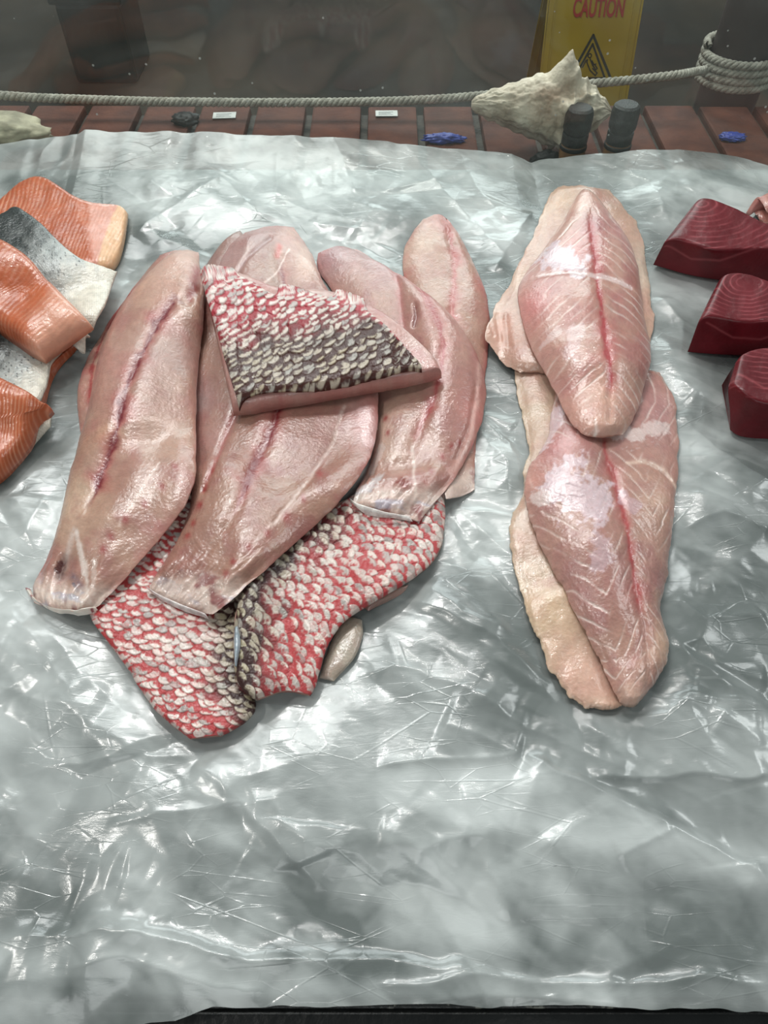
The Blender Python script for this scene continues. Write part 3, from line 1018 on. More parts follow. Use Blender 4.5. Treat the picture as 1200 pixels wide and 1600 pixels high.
# the sheet slopes up against the pane at the back and turns down over the rail in front
rampk = np.clip((YF - (YB - 0.20)) / 0.19, 0, 1)
tb = np.maximum(climb, 0.0)[None, :]
ZF = zf * (1 - 0.75 * rampk) + tb * rampk ** 1.6
ZF = ZF - 0.004 * np.clip(1 - S / 0.02, 0, 1)
ZF = np.maximum(ZF, -0.0118)
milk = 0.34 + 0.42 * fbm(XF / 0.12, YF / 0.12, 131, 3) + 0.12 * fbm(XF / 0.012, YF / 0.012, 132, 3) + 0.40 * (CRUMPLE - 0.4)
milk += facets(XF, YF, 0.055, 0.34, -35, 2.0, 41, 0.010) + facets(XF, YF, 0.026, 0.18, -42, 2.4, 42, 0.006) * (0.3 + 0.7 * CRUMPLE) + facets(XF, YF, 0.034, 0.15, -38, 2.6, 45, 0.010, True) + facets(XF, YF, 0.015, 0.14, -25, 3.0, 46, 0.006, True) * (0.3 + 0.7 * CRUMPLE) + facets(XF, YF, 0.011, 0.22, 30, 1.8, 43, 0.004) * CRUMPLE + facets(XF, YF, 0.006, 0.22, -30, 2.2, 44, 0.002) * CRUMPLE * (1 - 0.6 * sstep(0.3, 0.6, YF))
LAYERS = [   # places where the sheet lies doubled and looks whiter; negative ones are darker
    ([(590, 1205), (815, 1180), (1010, 1268), (1210, 1372), (1210, 1400), (1010, 1335), (900, 1325), (750, 1292), (590, 1265)], 0.38),
    ([(600, 1335), (690, 1310), (757, 1312), (765, 1370), (815, 1470), (600, 1480)], 0.30),
    ([(-20, 1465), (200, 1455), (380, 1498), (560, 1545), (330, 1560), (-20, 1520)], 0.34),
    ([(420, 1310), (470, 1290), (620, 1380), (560, 1420)], 0.25),
    ([(300, 1190), (345, 1190), (440, 1290), (400, 1300)], 0.30),
    ([(560, 1535), (740, 1520), (1000, 1535), (1210, 1528), (1210, 1570), (600, 1570)], 0.25),
    ([(815, 1225), (1000, 1290), (900, 1300), (830, 1270)], -0.1),
    ([(600, 1260), (840, 1320), (860, 1400), (1000, 1530), (830, 1520), (790, 1420), (690, 1300)], -0.22),
    ([(900, 1380), (1150, 1360), (1210, 1500), (1010, 1520)], -0.15),
    ([(930, 1220), (1210, 1216), (1210, 1330), (1050, 1290)], -0.2),
    ([(130, 206), (330, 207), (300, 300), (140, 290)], 0.1), ([(560, 260), (800, 260), (820, 420), (700, 330)], 0.25),
    ([(1030, 250), (1210, 270), (1210, 330), (1060, 300)], 0.2), ([(-20, 230), (120, 215), (60, 290), (-20, 300)], 0.25),
]
for pts, a_ in LAYERS:
    lx, ly = at([p[0] for p in pts], [p[1] for p in pts], 0.0)
    msk = inside(list(zip(lx, ly)), XF + 0.004 * fbm(XF / 0.02, YF / 0.02, 141, 3), YF + 0.004 * fbm(XF / 0.02, YF / 0.02, 142, 3)).astype(float)
    milk = milk + a_ * gsm(gsm(msk, 3, 0), 2, 1)
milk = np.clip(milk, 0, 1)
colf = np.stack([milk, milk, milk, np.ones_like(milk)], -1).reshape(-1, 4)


def mat_film():
    m = bpy.data.materials.new('crumpled_clear_plastic_film')
    n, b, out = nt(m)
    at_ = n.nodes.new('ShaderNodeAttribute')
    at_.attribute_name = 'tissue'
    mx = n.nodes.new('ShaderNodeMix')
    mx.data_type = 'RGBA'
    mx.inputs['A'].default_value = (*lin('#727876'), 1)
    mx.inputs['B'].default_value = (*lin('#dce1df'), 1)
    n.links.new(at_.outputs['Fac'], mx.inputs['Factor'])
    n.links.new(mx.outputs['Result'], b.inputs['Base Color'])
    b.inputs['Roughness'].default_value = 0.27
    b.inputs['Specular IOR Level'].default_value = 0.7
    b.inputs['Coat Weight'].default_value = 0.42
    b.inputs['Coat Roughness'].default_value = 0.09
    b.inputs['Coat IOR'].default_value = 1.6
    tc = n.nodes.new('ShaderNodeTexCoord')
    mp = n.nodes.new('ShaderNodeMapping')
    mp.inputs['Rotation'].default_value = (0, 0, R_(-35))
    mp.inputs['Scale'].default_value = (1, 3.0, 1)
    n.links.new(tc.outputs['Object'], mp.inputs['Vector'])
    nz = n.nodes.new('ShaderNodeTexNoise')
    nz.inputs['Scale'].default_value = 60
    nz.inputs['Detail'].default_value = 5
    nz.inputs['Roughness'].default_value = 0.6
    nz.inputs['Distortion'].default_value = 0.8
    n.links.new(mp.outputs['Vector'], nz.inputs['Vector'])
    bp = n.nodes.new('ShaderNodeBump')
    bp.inputs['Strength'].default_value = 0.12
    bp.inputs['Distance'].default_value = 0.002
    n.links.new(nz.outputs['Fac'], bp.inputs['Height'])
    # hair-fine straight creases
    last = bp
    for (sc_, rot_, st_, w_, dist_) in ((13, -36, 2.6, 0.014, 0.0011), (27, -58, 3.2, 0.022, 0.0006)):
        m2 = n.nodes.new('ShaderNodeMapping')
        m2.inputs['Rotation'].default_value = (0, 0, R_(-rot_))
        m2.inputs['Scale'].default_value = (1, st_, 0.01)
        n.links.new(tc.outputs['Object'], m2.inputs['Vector'])
        vo = n.nodes.new('ShaderNodeTexVoronoi')
        vo.feature = 'DISTANCE_TO_EDGE'
        vo.inputs['Scale'].default_value = sc_
        n.links.new(m2.outputs['Vector'], vo.inputs['Vector'])
        mr = n.nodes.new('ShaderNodeMapRange')
        mr.inputs['From Min'].default_value = 0.0
        mr.inputs['From Max'].default_value = w_
        mr.inputs['To Min'].default_value = 1.0
        mr.inputs['To Max'].default_value = 0.0
        n.links.new(vo.outputs['Distance'], mr.inputs['Value'])
        nm = n.nodes.new('ShaderNodeTexNoise')
        nm.inputs['Scale'].default_value = 14
        n.links.new(tc.outputs['Object'], nm.inputs['Vector'])
        mm = n.nodes.new('ShaderNodeMapRange')
        mm.inputs['From Min'].default_value = 0.48
        mm.inputs['From Max'].default_value = 0.70
        n.links.new(nm.outputs['Fac'], mm.inputs['Value'])
        mu = n.nodes.new('ShaderNodeMath')
        mu.operation = 'MULTIPLY'
        n.links.new(mr.outputs['Result'], mu.inputs[0])
        n.links.new(mm.outputs['Result'], mu.inputs[1])
        b2 = n.nodes.new('ShaderNodeBump')
        b2.inputs['Strength'].default_value = 0.30
        b2.inputs['Distance'].default_value = dist_
        n.links.new(mu.outputs[0], b2.inputs['Height'])
        n.links.new(last.outputs['Normal'], b2.inputs['Normal'])
        last = b2
    bp = last
    n.links.new(bp.outputs['Normal'], b.inputs['Normal'])
    n.links.new(bp.outputs['Normal'], b.inputs['Coat Normal'])
    tr = n.nodes.new('ShaderNodeBsdfTransparent')
    tr.inputs['Color'].default_value = (0.93, 0.96, 0.95, 1)
    ms = n.nodes.new('ShaderNodeMixShader')
    ms.inputs['Fac'].default_value = 0.72
    n.links.new(tr.outputs['BSDF'], ms.inputs[1])
    n.links.new(b.outputs['BSDF'], ms.inputs[2])
    n.links.new(ms.outputs['Shader'], out.inputs['Surface'])
    return m


M_FILM = mat_film()
vf = np.stack([XF, YF, ZF + CZ], -1).reshape(-1, 3)
qf = grid_faces(NFY, NFX)
film = np_mesh('plastic_film', vf, qf.ravel(), np.full(len(qf), 4), M_FILM, None, colf, (0, 0.45, CZ))
tag(film, 'large crumpled sheet of clear plastic film spread under all the fish', 'plastic sheet')
# relief starts as the film
RELIEF = np.full((NYg, NXg), -0.012)
rsplat(XF.ravel(), YF.ravel(), ZF.ravel())
# fill between film samples
RELIEF = np.maximum(RELIEF, np.where(RELIEF <= -0.0119, dil(RELIEF, 2), RELIEF))

# ------------------------------------------------------------------ red snapper pile
SKIN_T = 0.0022
CUT = flesh_col(base='#cfa89a', pale='#dcc0b0', pink='#c98f86', seed=61, edge_amt=0.3, rough=0.4)

# lower left skin-up fillet
r = root_for('scaled_snapper_fillet', 280, 1010, 'raw red snapper fillet lying skin up, its pointed red tip lowest in the pile', 'fish fillet', 'skin-up snapper fillets under the pile')
lay('flesh', ROWS['S1'], prof([0, 0.6, 1], [0.006, 0.006, 0.004]), CUT, M_FLESH, a=8, b=3, ve=(0, 0.03), parent=r, ragged=1.5, seed=11, res=2.4, lift=0.1)
rel, col = scales((-0.35, -0.95), 0.0086, darkness=lambda c: np.clip(1.1 - pdist(c.PX, c.PY, [(300, 770), (385, 880), (372, 960), (366, 1070), (395, 1110)])[0] / 52 + 0.5 * fbm(c.PX / 25, c.PY / 25, 7, 3), 0, 1),
                  redness=lambda c: np.clip(0.62 - 0.75 * np.exp(-(np.hypot(c.PX - 300, c.PY - 1010) / 65) ** 2) + 0.35 * sstep(1090, 1150, c.PY) + 0.25 * fbm(c.PX / 30, c.PY / 30, 8, 3), 0, 1), seed=5, red='#ad3f40')
lay('skin', ROWS['S1'], SKIN_T, col, M_SCALE, rel, a=10, b=3, parent=r, ragged=2.2, seed=12, res=1.05, lift=0.4, drape=(3, 3))

# lower right skin-up fillet
r = root_for('scaled_snapper_fillet', 520, 920, 'raw red snapper fillet lying skin up with a pale translucent belly flap', 'fish fillet', 'skin-up snapper fillets under the pile')
lay('belly_flap', ROWS['FL'], 0.0035, flesh_col(tone=(0.66, 0.64, 0.60), base='#c2b3a5', pale='#d5c9bd', pink='#bfa89f', seed=71, edge_amt=0.2, rough=0.3, edge='#d8cfc8'), M_FLESH,
    flesh_relief(seed=71, lumps=0.002), a=2.2, ve=(0.2, 0.3), parent=r, ragged=2.0, seed=13)
lay('belly_edge', ROWS['FB'], 0.005, flesh_col(base='#b59a92', pale='#cbb4a8', pink='#b08a86', seed=72, edge_amt=0.2), M_FLESH, a=2.2, ve=(0.2, 0.3), parent=r, ragged=1.5, seed=14)
lay('flesh', ROWS['S2'], prof([0, 0.6, 1], [0.006, 0.006, 0.004]), CUT, M_FLESH, a=8, b=3, ve=(0, 0.03), parent=r, ragged=1.5, seed=15, res=2.4, lift=0.1)
SEAM2 = [(480, 800), (420, 865), (385, 920), (370, 980), (367, 1070)]
rel, col = scales((0.82, 0.55), 0.0098, darkness=lambda c: np.clip(1.15 - pdist(c.PX, c.PY, SEAM2)[0] / 70 + 0.45 * fbm(c.PX / 28, c.PY / 28, 9, 3), 0, 1),
                  redness=lambda c: np.clip(0.5 + 0.3 * sstep(900, 1060, c.PY) - 0.25 * sstep(520, 690, c.PX) + 0.4 * fbm(c.PX / 35, c.PY / 35, 10, 3), 0, 1), seed=23, red='#ad4042', pale='#d3c6bd')
lay('skin', ROWS['S2'], SKIN_T, col, M_SCALE, rel, a=10, b=3, parent=r, ragged=2.2, seed=16, res=1.05, lift=0.4, drape=(3, 3))
XS, YS = at(368, 1000)
# small bluish membrane on the seam
lay('membrane', [[(367, 978), (371, 976)], [(364, 1000), (377, 1000)], [(365, 1015), (374, 1016)], [(366, 1040), (369, 1040)]], 0.0025,
    lambda c: (lin('#93a0a8') + 0.08 * fbm(c.PX / 4, c.PY / 4, 3, 3)[..., None], 0.2 + 0 * c.U), M_FLESH, a=2.0, ve=(0.2, 0.2), parent=r, ragged=0.5, seed=17, drape=(2, 2))

# flesh-up fillets
o, _ = lay('snapper_fillet', ROWS['F0'], prof([0, 0.3, 1], [0.008, 0.012, 0.007]),
           flesh_col(tone=(0.62, 0.52, 0.49), blood=[(215, 440), (170, 500), (143, 570), (140, 640)], bw=4, base='#c9a095', seed=81, edge_amt=0.5, bcol='#9c4a48'), M_FLESH,
           flesh_relief(blood=[(215, 440), (170, 500), (143, 570), (140, 640)], groove=0.0012, seed=81), ve=(0.08, 0.2), seed=21)
tag(o, 'thin pink snapper fillet strip showing under the fillet with the dark red blood line', 'fish fillet', 'flesh-up snapper fillets')

B4 = [(694, 340), (706, 380), (711, 410), (709, 450), (706, 500), (712, 600)]
o, _ = lay('snapper_fillet', ROWS['F4'], prof([0, 0.15, 0.6, 0.85, 1], [0.006, 0.012, 0.012, 0.005, 0.003]),
           flesh_col(tone=(0.62, 0.52, 0.49), blood=B4, bw=5, base='#d0ab9b', pale='#dfc5b3', pink='#cf9c93', bcol='#b0605a', seed=91, edge='#b8605f', edge_amt=0.8,
                     tints=[(700, 345, 26, '#cf8f8d', 0.7), (755, 440, 18, '#b76463', 0.6), (655, 385, 35, '#dcc4b2', 0.6)], tail=0.9), M_FLESH,
           flesh_relief(blood=B4, groove=0.002, seed=91), ve=(0.06, 0.04), seed=22)
tag(o, 'raw snapper fillet whose rounded red-edged end stands highest at the right of the pile', 'fish fillet', 'flesh-up snapper fillets')

o, _ = lay('snapper_fillet', ROWS['F6'], prof([0, 0.3, 1], [0.006, 0.012, 0.010]),
           flesh_col(tone=(0.62, 0.52, 0.49), base='#b99a92', pale='#c3aaa2', pink='#b08a84', seed=101, edge_amt=0.5, edge='#8a6a66', seams=[([(338, 386), (352, 372), (372, 356)], 3.0, '#2a2324', 0.95)]), M_FLESH,
           flesh_relief(seed=101), ve=(0.1, 0.1), seed=23)
tag(o, 'greyish raw snapper fillet end with a thin dark skin edge, tucked behind the scaled piece', 'fish fillet', 'flesh-up snapper fillets')

B3 = [(560, 388), (610, 408), (640, 434), (668, 476), (686, 515), (692, 550), (688, 590), (680, 625), (664, 660), (648, 690), (645, 705)]
o, _ = lay('snapper_fillet', ROWS['F3'], prof([0, 0.12, 0.45, 0.8, 1], [0.006, 0.014, 0.017, 0.011, 0.004]),
           flesh_col(tone=(0.62, 0.52, 0.49), blood=B3, bw=4.5, base='#cba197', pale='#d8b8a8', pink='#c28e8c', bcol='#a4504f', seed=111, edge='#c57a77', edge_amt=0.6, blood_fade=(0.05, 1.0),
                     seams=[([(596, 384), (612, 420), (624, 460), (630, 520), (628, 560)], 5, '#b5706d', 0.6), ([(648, 490), (651, 505), (647, 518)], 3.4, '#7c4744', 0.9),
                            ([(645, 705), (649, 760), (648, 798)], 2.5, '#e4d2c8', 0.7), ([(752, 560), (745, 620), (735, 680), (705, 735)], 4, '#d9b0a6', 0.7)],
                     patches=[([(632, 762), (640, 790)], 15, '#8a4642', 0.8), ([(560, 772), (592, 748)], 13, '#d9d2d2', 0.7), ([(595, 700), (580, 735)], 9, '#d6c6c0', 0.5)], dots=[(717, 690), (706, 698), (691, 717), (674, 741), (665, 762), (602, 655), (606, 680)], dotr=5, tail=0.88,
                     tints=[(515, 395, 40, '#ab8a8e', 0.75), (600, 405, 45, '#b8949a', 0.55), (720, 500, 60, '#c4908c', 0.5), (745, 640, 30, '#c98078', 0.6), (600, 690, 40, '#d4bba8', 0.6), (640, 770, 22, '#9c4f4b', 0.6)]), M_FLESH,
           flesh_relief(blood=B3, groove=0.0015, gw=9, seed=111, tailfold=0.88,
                        seams=[([(648, 488), (651, 505), (647, 520)], 3.5, 0.003), ([(596, 384), (612, 420), (624, 460), (630, 520)], 6, 0.0012), ([(745, 600), (735, 660), (712, 715)], 4, 0.001)]), ve=(0.06, 0.03), seed=24)
tag(o, 'raw snapper fillet curving round the right of the scaled piece to a silvery cut tail', 'fish fillet', 'flesh-up snapper fillets')
lay('tail_skin', [[(544, 776), (549, 783)], [(550, 784), (558, 797)], [(574, 790), (584, 802)], [(604, 798), (612, 808)], [(640, 806), (645, 814)]], 0.0018,
    lambda c: (mixc(lin('#b7a9a6') + 0 * c.U[..., None], lin('#e2dcd6'), np.clip(0.5 + fbm(c.PX / 8, c.PY / 8, 5, 3), 0, 1)), 0.25 + 0 * c.U), M_SILVER, a=2.2, ve=(0.1, 0.1), ragged=1.0, seed=25, drape=(2, 2), parent=o)

B2 = [(437, 403), (446, 470), (452, 560), (449, 620), (436, 655), (421, 697), (397, 737), (378, 793), (353, 832)]
o, _ = lay('snapper_fillet', ROWS['F2'], prof([0, 0.1, 0.4, 0.75, 0.93, 1], [0.007, 0.015, 0.018, 0.015, 0.007, 0.004]),
           flesh_col(tone=(0.62, 0.52, 0.49), blood=B2, bw=7, base='#ba9184', pale='#c9a896', pink='#b57f7a', bcol='#7a2529', seed=121, edge='#b7736f', edge_amt=0.55, blood_fade=(0.02, 0.97),
                     seams=[([(368, 655), (352, 690), (338, 725), (318, 765)], 5, '#a55a57', 0.65), ([(540, 640), (520, 700), (480, 760), (430, 820), (390, 870)], 2.5, '#dcc4ba', 0.6),
                            ([(395, 385), (375, 420), (355, 450)], 4, '#d9c3bc', 0.5), ([(424, 380), (385, 410), (360, 440)], 3, '#9d7a7c', 0.6), ([(437, 395), (432, 410)], 5, '#c0564c', 0.9),
                            ([(455, 400), (430, 440), (415, 455)], 1.6, '#ecd4ca', 0.8)],
                     patches=[([(252, 915), (280, 923)], 13, '#9a8c98', 0.75), ([(245, 928), (290, 946)], 8, '#e0d6d0', 0.7), ([(316, 905), (322, 945)], 6, '#dcccc4', 0.7), ([(565, 640), (575, 680)], 13, '#d9b4b2', 0.6)], dots=[(448, 813), (419, 839), (391, 863), (366, 883), (355, 902), (312, 791), (302, 817), (293, 837), (332, 736), (320, 763), (500, 745), (475, 782)], dotr=6, tail=0.9,
                     tints=[(355, 400, 40, '#b08f8f', 0.6), (480, 410, 40, '#d9b7a8', 0.7), (310, 620, 30, '#9a8584', 0.6), (330, 690, 30, '#b38783', 0.5), (570, 660, 35, '#cfa3a2', 0.7), (460, 372, 22, '#cfa497', 0.7), (400, 365, 28, '#a98a8a', 0.5)]), M_FLESH,
           flesh_relief(blood=B2, groove=0.0013, gw=9, seed=121, tailfold=0.9,
                        seams=[([(372, 650), (352, 690), (338, 725), (318, 765)], 7, 0.0022), ([(424, 380), (385, 410), (360, 445)], 4, 0.0016), ([(540, 640), (520, 700), (480, 760), (430, 820)], 4, 0.0006)]), ve=(0.05, 0.025), seed=26, drape=(9, 8))
tag(o, 'raw snapper fillet coming straight from under the scaled piece, its tail lying on the skins', 'fish fillet', 'flesh-up snapper fillets')
lay('tail_skin', [[(224, 913), (232, 920)], [(240, 924), (246, 935)], [(270, 938), (276, 949)], [(300, 950), (304, 960)], [(320, 957), (326, 965)]], 0.0018,
    lambda c: (mixc(lin('#b4a6a4') + 0 * c.U[..., None], lin('#ded6d2'), np.clip(0.5 + fbm(c.PX / 8, c.PY / 8, 6, 3), 0, 1)), 0.25 + 0 * c.U), M_SILVER, a=2.2, ve=(0.1, 0.1), ragged=0.8, seed=27, drape=(2, 2), parent=o)

B1 = [(294, 478), (276, 479), (251, 514), (232, 555), (208, 605), (195, 642), (188, 674), (179, 711), (160, 764), (141, 803)]
o, _ = lay('snapper_fillet', ROWS['F1'], prof([0, 0.1, 0.4, 0.75, 0.93, 1], [0.007, 0.016, 0.021, 0.016, 0.007, 0.004]),
           flesh_col(tone=(0.62, 0.52, 0.49), blood=B1, bw=7.5, base='#c7a294', pale='#d6b8a5', pink='#c4918b', bcol='#701a22', seed=131, edge='#bd7d77', edge_amt=0.5, blood_fade=(0.0, 1.0),
                     seams=[([(309, 420), (306, 445), (296, 470)], 6, '#8e3338', 0.8), ([(250, 730), (225, 770), (190, 830)], 2, '#e0c8bc', 0.6), ([(215, 430), (178, 500), (150, 580)], 4, '#c08a80', 0.5),
                            ([(120, 840), (100, 890), (92, 905)], 5, '#d8c8c0', 0.6), ([(100, 882), (94, 903)], 6, '#4e2a2a', 0.85), ([(115, 905), (128, 925)], 7, '#6c5a66', 0.7), ([(130, 860), (135, 900), (137, 940)], 3, '#dfd2ca', 0.7)],
                     patches=[([(58, 926), (95, 942), (140, 945)], 9, '#e2d6cb', 0.8), ([(117, 915), (124, 928)], 8, '#6a6674', 0.8), ([(91, 893), (97, 882)], 7, '#451d1d', 0.9), ([(125, 840), (133, 900)], 4, '#e0d2ca', 0.6), ([(150, 880), (148, 930)], 6, '#d9c6bc', 0.5)], dots=[(274, 730), (255, 764), (229, 793), (199, 820), (177, 846), (165, 866), (88, 795)], dotr=6, tail=0.9,
                     tints=[(270, 420, 60, '#d9b3a4', 0.6), (160, 580, 50, '#c99d92', 0.4), (260, 560, 45, '#b89b95', 0.55), (170, 690, 26, '#c29376', 0.55), (110, 780, 50, '#cdb59c', 0.55), (240, 690, 50, '#c9ab9a', 0.5)]), M_FLESH,
           flesh_relief(blood=B1, groove=0.0015, gw=9, seed=131, tailfold=0.9,
                        seams=[([(316, 432), (308, 450), (292, 478)], 7, 0.003), ([(101, 880), (94, 903)], 7, 0.004)]), ve=(0.04, 0.025), seed=28, drape=(9, 8))
tag(o, 'large raw snapper fillet with a long dark red blood line, its tail reaching the film', 'fish fillet', 'flesh-up snapper fillets')
lay('tail_skin', [[(36, 915), (46, 918)], [(44, 934), (54, 938)], [(66, 946), (74, 950)], [(92, 953), (98, 960)], [(120, 950), (126, 957)], [(146, 944), (152, 952)]], 0.004,
    lambda c: (mixc(lin('#dcd2c8') + 0 * c.U[..., None], lin('#8a4a50'), sstep(0.1, 0.5, fbm(c.PX / 8, c.PY / 8, 7, 3))), 0.35 + 0 * c.U), M_FLESH, a=2.0, ve=(0.08, 0.08), ragged=1.6, seed=29, drape=(2, 2), parent=o)

# the scaled portion lying on top
r = root_for('scaled_snapper_portion', 480, 540, 'short snapper portion lying scale side up across the top of the pile, red to brown', 'fish portion', None, 0.04)
r.location.z = CZ + 0.035
lay('flesh', ROWS['TF'], prof([0, 0.7, 1], [0.016, 0.015, 0.012]), flesh_col(base='#d3aaa2', pale='#dcc0b8', pink='#c98f8c', seed=141, edge_amt=0.3, edge='#c4807c'), M_FLESH, flesh_relief(seed=141, lumps=0.0008),
    a=16, b=4, ve=(0.03, 0.05), vb=3, lift=0.0, seed=30, parent=r, ragged=1.2, drape=(14, 11))
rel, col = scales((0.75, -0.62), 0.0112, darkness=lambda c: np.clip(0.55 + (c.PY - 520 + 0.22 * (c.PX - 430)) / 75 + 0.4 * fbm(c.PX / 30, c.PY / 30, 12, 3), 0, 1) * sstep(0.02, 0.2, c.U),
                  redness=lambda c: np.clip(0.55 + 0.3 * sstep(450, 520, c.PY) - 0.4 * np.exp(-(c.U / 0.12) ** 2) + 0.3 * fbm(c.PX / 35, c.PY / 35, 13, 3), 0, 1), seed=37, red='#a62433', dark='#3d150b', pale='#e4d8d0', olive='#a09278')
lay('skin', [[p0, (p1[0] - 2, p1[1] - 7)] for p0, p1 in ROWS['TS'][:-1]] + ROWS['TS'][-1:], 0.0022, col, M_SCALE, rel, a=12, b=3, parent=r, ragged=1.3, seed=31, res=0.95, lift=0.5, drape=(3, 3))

# ------------------------------------------------------------------ grouper fillets on the right
o, _ = lay('white_fish_fillet', ROWS['R4'], prof([0, 0.4, 0.85, 1], [0.006, 0.008, 0.006, 0.003]),
           flesh_col(base='#dcbca8', pale='#e6d2bf', pink='#d8aa9c', seed=151, edge='#d8c4a4', edge_amt=0.6, rough=0.42,
                     tints=[(850, 960, 60, '#d6bd98', 0.5), (905, 1060, 45, '#d8ab98', 0.5), (960, 1080, 25, '#cf8f80', 0.5), (835, 640, 40, '#c7b097', 0.6)]), M_FLESH,
           flesh_relief(seed=151, lumps=0.0022), ve=(0.06, 0.02), ragged=7.0, sv=0.3, seed=32)
tag(o, 'pale yellowish raw fillet edge showing under the lower of the two veined fillets', 'fish fillet', 'skinless white fish fillets on the right')
o, _ = lay('white_fish_fillet', ROWS['R3'], prof([0, 0.4, 1], [0.007, 0.010, 0.007]),
           flesh_col(base='#d6b19f', pale='#dfc6b4', pink='#cfa095', seed=161, edge='#d9b7a2', edge_amt=0.6,
                     tints=[(868, 320, 30, '#d5ae8e', 0.6), (785, 510, 30, '#d3a091', 0.6), (815, 440, 25, '#cfae97', 0.6), (1000, 420, 30, '#dccbb8', 0.7)]), M_FLESH,
           flesh_relief(seed=161, lumps=0.002, seams=[([(775, 490), (782, 530)], 4, 0.0015), ([(790, 495), (795, 540)], 4, 0.0015), ([(765, 500), (772, 520)], 3, 0.0012)]), ve=(0.06, 0.05), ragged=6.0, sv=0.3, seed=33)
tag(o, 'pale raw fillet under the upper veined fillet, its frilled edge sticking out beside the pile', 'fish fillet', 'skinless white fish fillets on the right')

BR2 = [(935, 640), (943, 719), (958, 764), (973, 830), (985, 899), (991, 935), (1009, 1025), (1008, 1090)]
CH2 = chevrons(BR2, 27, 1.55, 0.0, 7, 0.075, 6, 46, 1.15)
o, _ = lay('white_fish_fillet', ROWS['R2'], prof([0, 0.2, 0.55, 0.9, 1], [0.010, 0.017, 0.019, 0.011, 0.006]),
           flesh_col(blood=BR2, bw=5.5, base='#c49a90', pale='#d0ab9d', pink='#b98583', bcol='#a54947', seed=171, edge='#cfa797', edge_amt=0.5, lines=CH2, blood_fade=(0.08, 0.75),
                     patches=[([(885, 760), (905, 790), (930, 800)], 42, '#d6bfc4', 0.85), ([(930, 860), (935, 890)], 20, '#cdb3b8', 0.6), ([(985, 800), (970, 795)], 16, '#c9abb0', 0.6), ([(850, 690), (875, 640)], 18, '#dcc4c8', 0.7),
                              ([(930, 688), (1000, 685), (1040, 665)], 13, '#e2cfca', 0.7), ([(840, 775), (850, 782)], 12, '#e0cdc8', 0.7)],
                     seams=[([(975, 733), (1005, 727), (1040, 735), (1062, 752)], 3.5, '#dcbfae', 0.8)],
                     tints=[(870, 700, 40, '#c27f80', 0.7), (835, 745, 26, '#cc9388', 0.6), (1040, 650, 50, '#c09090', 0.5), (1040, 1010, 30, '#d9b79c', 0.7), (985, 1090, 30, '#d7b8a4', 0.6), (1030, 780, 30, '#cdac94', 0.5)]), M_FLESH,
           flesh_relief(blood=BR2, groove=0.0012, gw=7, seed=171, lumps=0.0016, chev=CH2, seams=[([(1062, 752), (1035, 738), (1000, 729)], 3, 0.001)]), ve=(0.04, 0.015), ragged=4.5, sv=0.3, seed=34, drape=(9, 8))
tag(o, 'raw skinless fillet with V-shaped veins and a large shiny lilac patch, the lower one', 'fish fillet', 'skinless white fish fillets on the right')

BR1 = [(921, 345), (924, 381), (927, 420), (930, 456), (936, 492), (944, 546), (950, 585), (951, 660)]
CH1 = chevrons(BR1, 17, 0.85, 0.0022, 9, 0.09, 3)
o, _ = lay('white_fish_fillet', ROWS['R1'], prof([0, 0.15, 0.5, 0.9, 1], [0.008, 0.016, 0.020, 0.012, 0.007]),
           flesh_col(blood=BR1, bw=6, base='#d6a79c', pale='#dfbcae', pink='#cb8e8c', bcol='#ac4a4c', seed=181, edge='#d3a79c', edge_amt=0.5, lines=CH1, blood_fade=(0.0, 0.9),
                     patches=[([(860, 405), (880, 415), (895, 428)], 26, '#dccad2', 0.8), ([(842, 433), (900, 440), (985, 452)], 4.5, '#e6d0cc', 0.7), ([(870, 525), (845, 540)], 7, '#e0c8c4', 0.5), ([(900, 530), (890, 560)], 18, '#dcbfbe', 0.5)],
                     tints=[(925, 362, 24, '#8f4450', 0.8), (930, 425, 20, '#ad5a5c', 0.5), (835, 470, 28, '#c9797a', 0.6), (895, 400, 30, '#cf8f8f', 0.6), (980, 340, 40, '#c9979a', 0.5), (905, 320, 26, '#dcb5a5', 0.5), (950, 640, 45, '#d8ac96', 0.5)]), M_FLESH,
           flesh_relief(blood=BR1, groove=0.0012, gw=6, seed=181, lumps=0.0014, chev=CH1, seams=[([(835, 432), (905, 440), (985, 452)], 4, 0.0012)]), ve=(0.05, 0.03), ragged=2.6, seed=35, drape=(9, 8))
tag(o, 'raw skinless fillet with pink ribs along a red blood line, the upper one', 'fish fillet', 'skinless white fish fillets on the right')


# ------------------------------------------------------------------ salmon on the left
def salmon_col(ang, spacing, seed, bend=0.0, belly=None, dark=0.0, width=0.17):
    ca, sa = math.cos(R_(ang)), math.sin(R_(ang))

    def f(c):
        u = c.PX * ca + c.PY * sa
        w = -c.PX * sa + c.PY * ca
        s = u + bend * (w / 100) ** 2 * 30 + 6 * fbm(c.PX / 45, c.PY / 45, seed, 3)
        ph = s / spacing - np.floor(s / spacing)
        am = np.clip(0.55 + 0.9 * fbm(c.PX / 30, c.PY / 30, seed + 2, 3), 0, 1)
        ln = np.exp(-((ph - 0.5) / width) ** 2) * am
        n = fbm(c.PX / 22, c.PY / 22, seed + 4, 4)
        col = mixc(lin('#b8623f') + 0 * c.U[..., None], lin('#a5512f'), np.clip(0.5 + n, 0, 1))
        col = col * (1 - dark)
        col = mixc(col, lin('#d8a284'), ln * 0.6)
        if belly is not None:
            k, k2 = belly(c, n)
            col = mixc(col, lin('#d59a88'), k)
            col = mixc(col, lin('#dfb48c'), k2)
        return col, np.clip(0.33 + 0.1 * n, 0.2, 0.6)
    return f


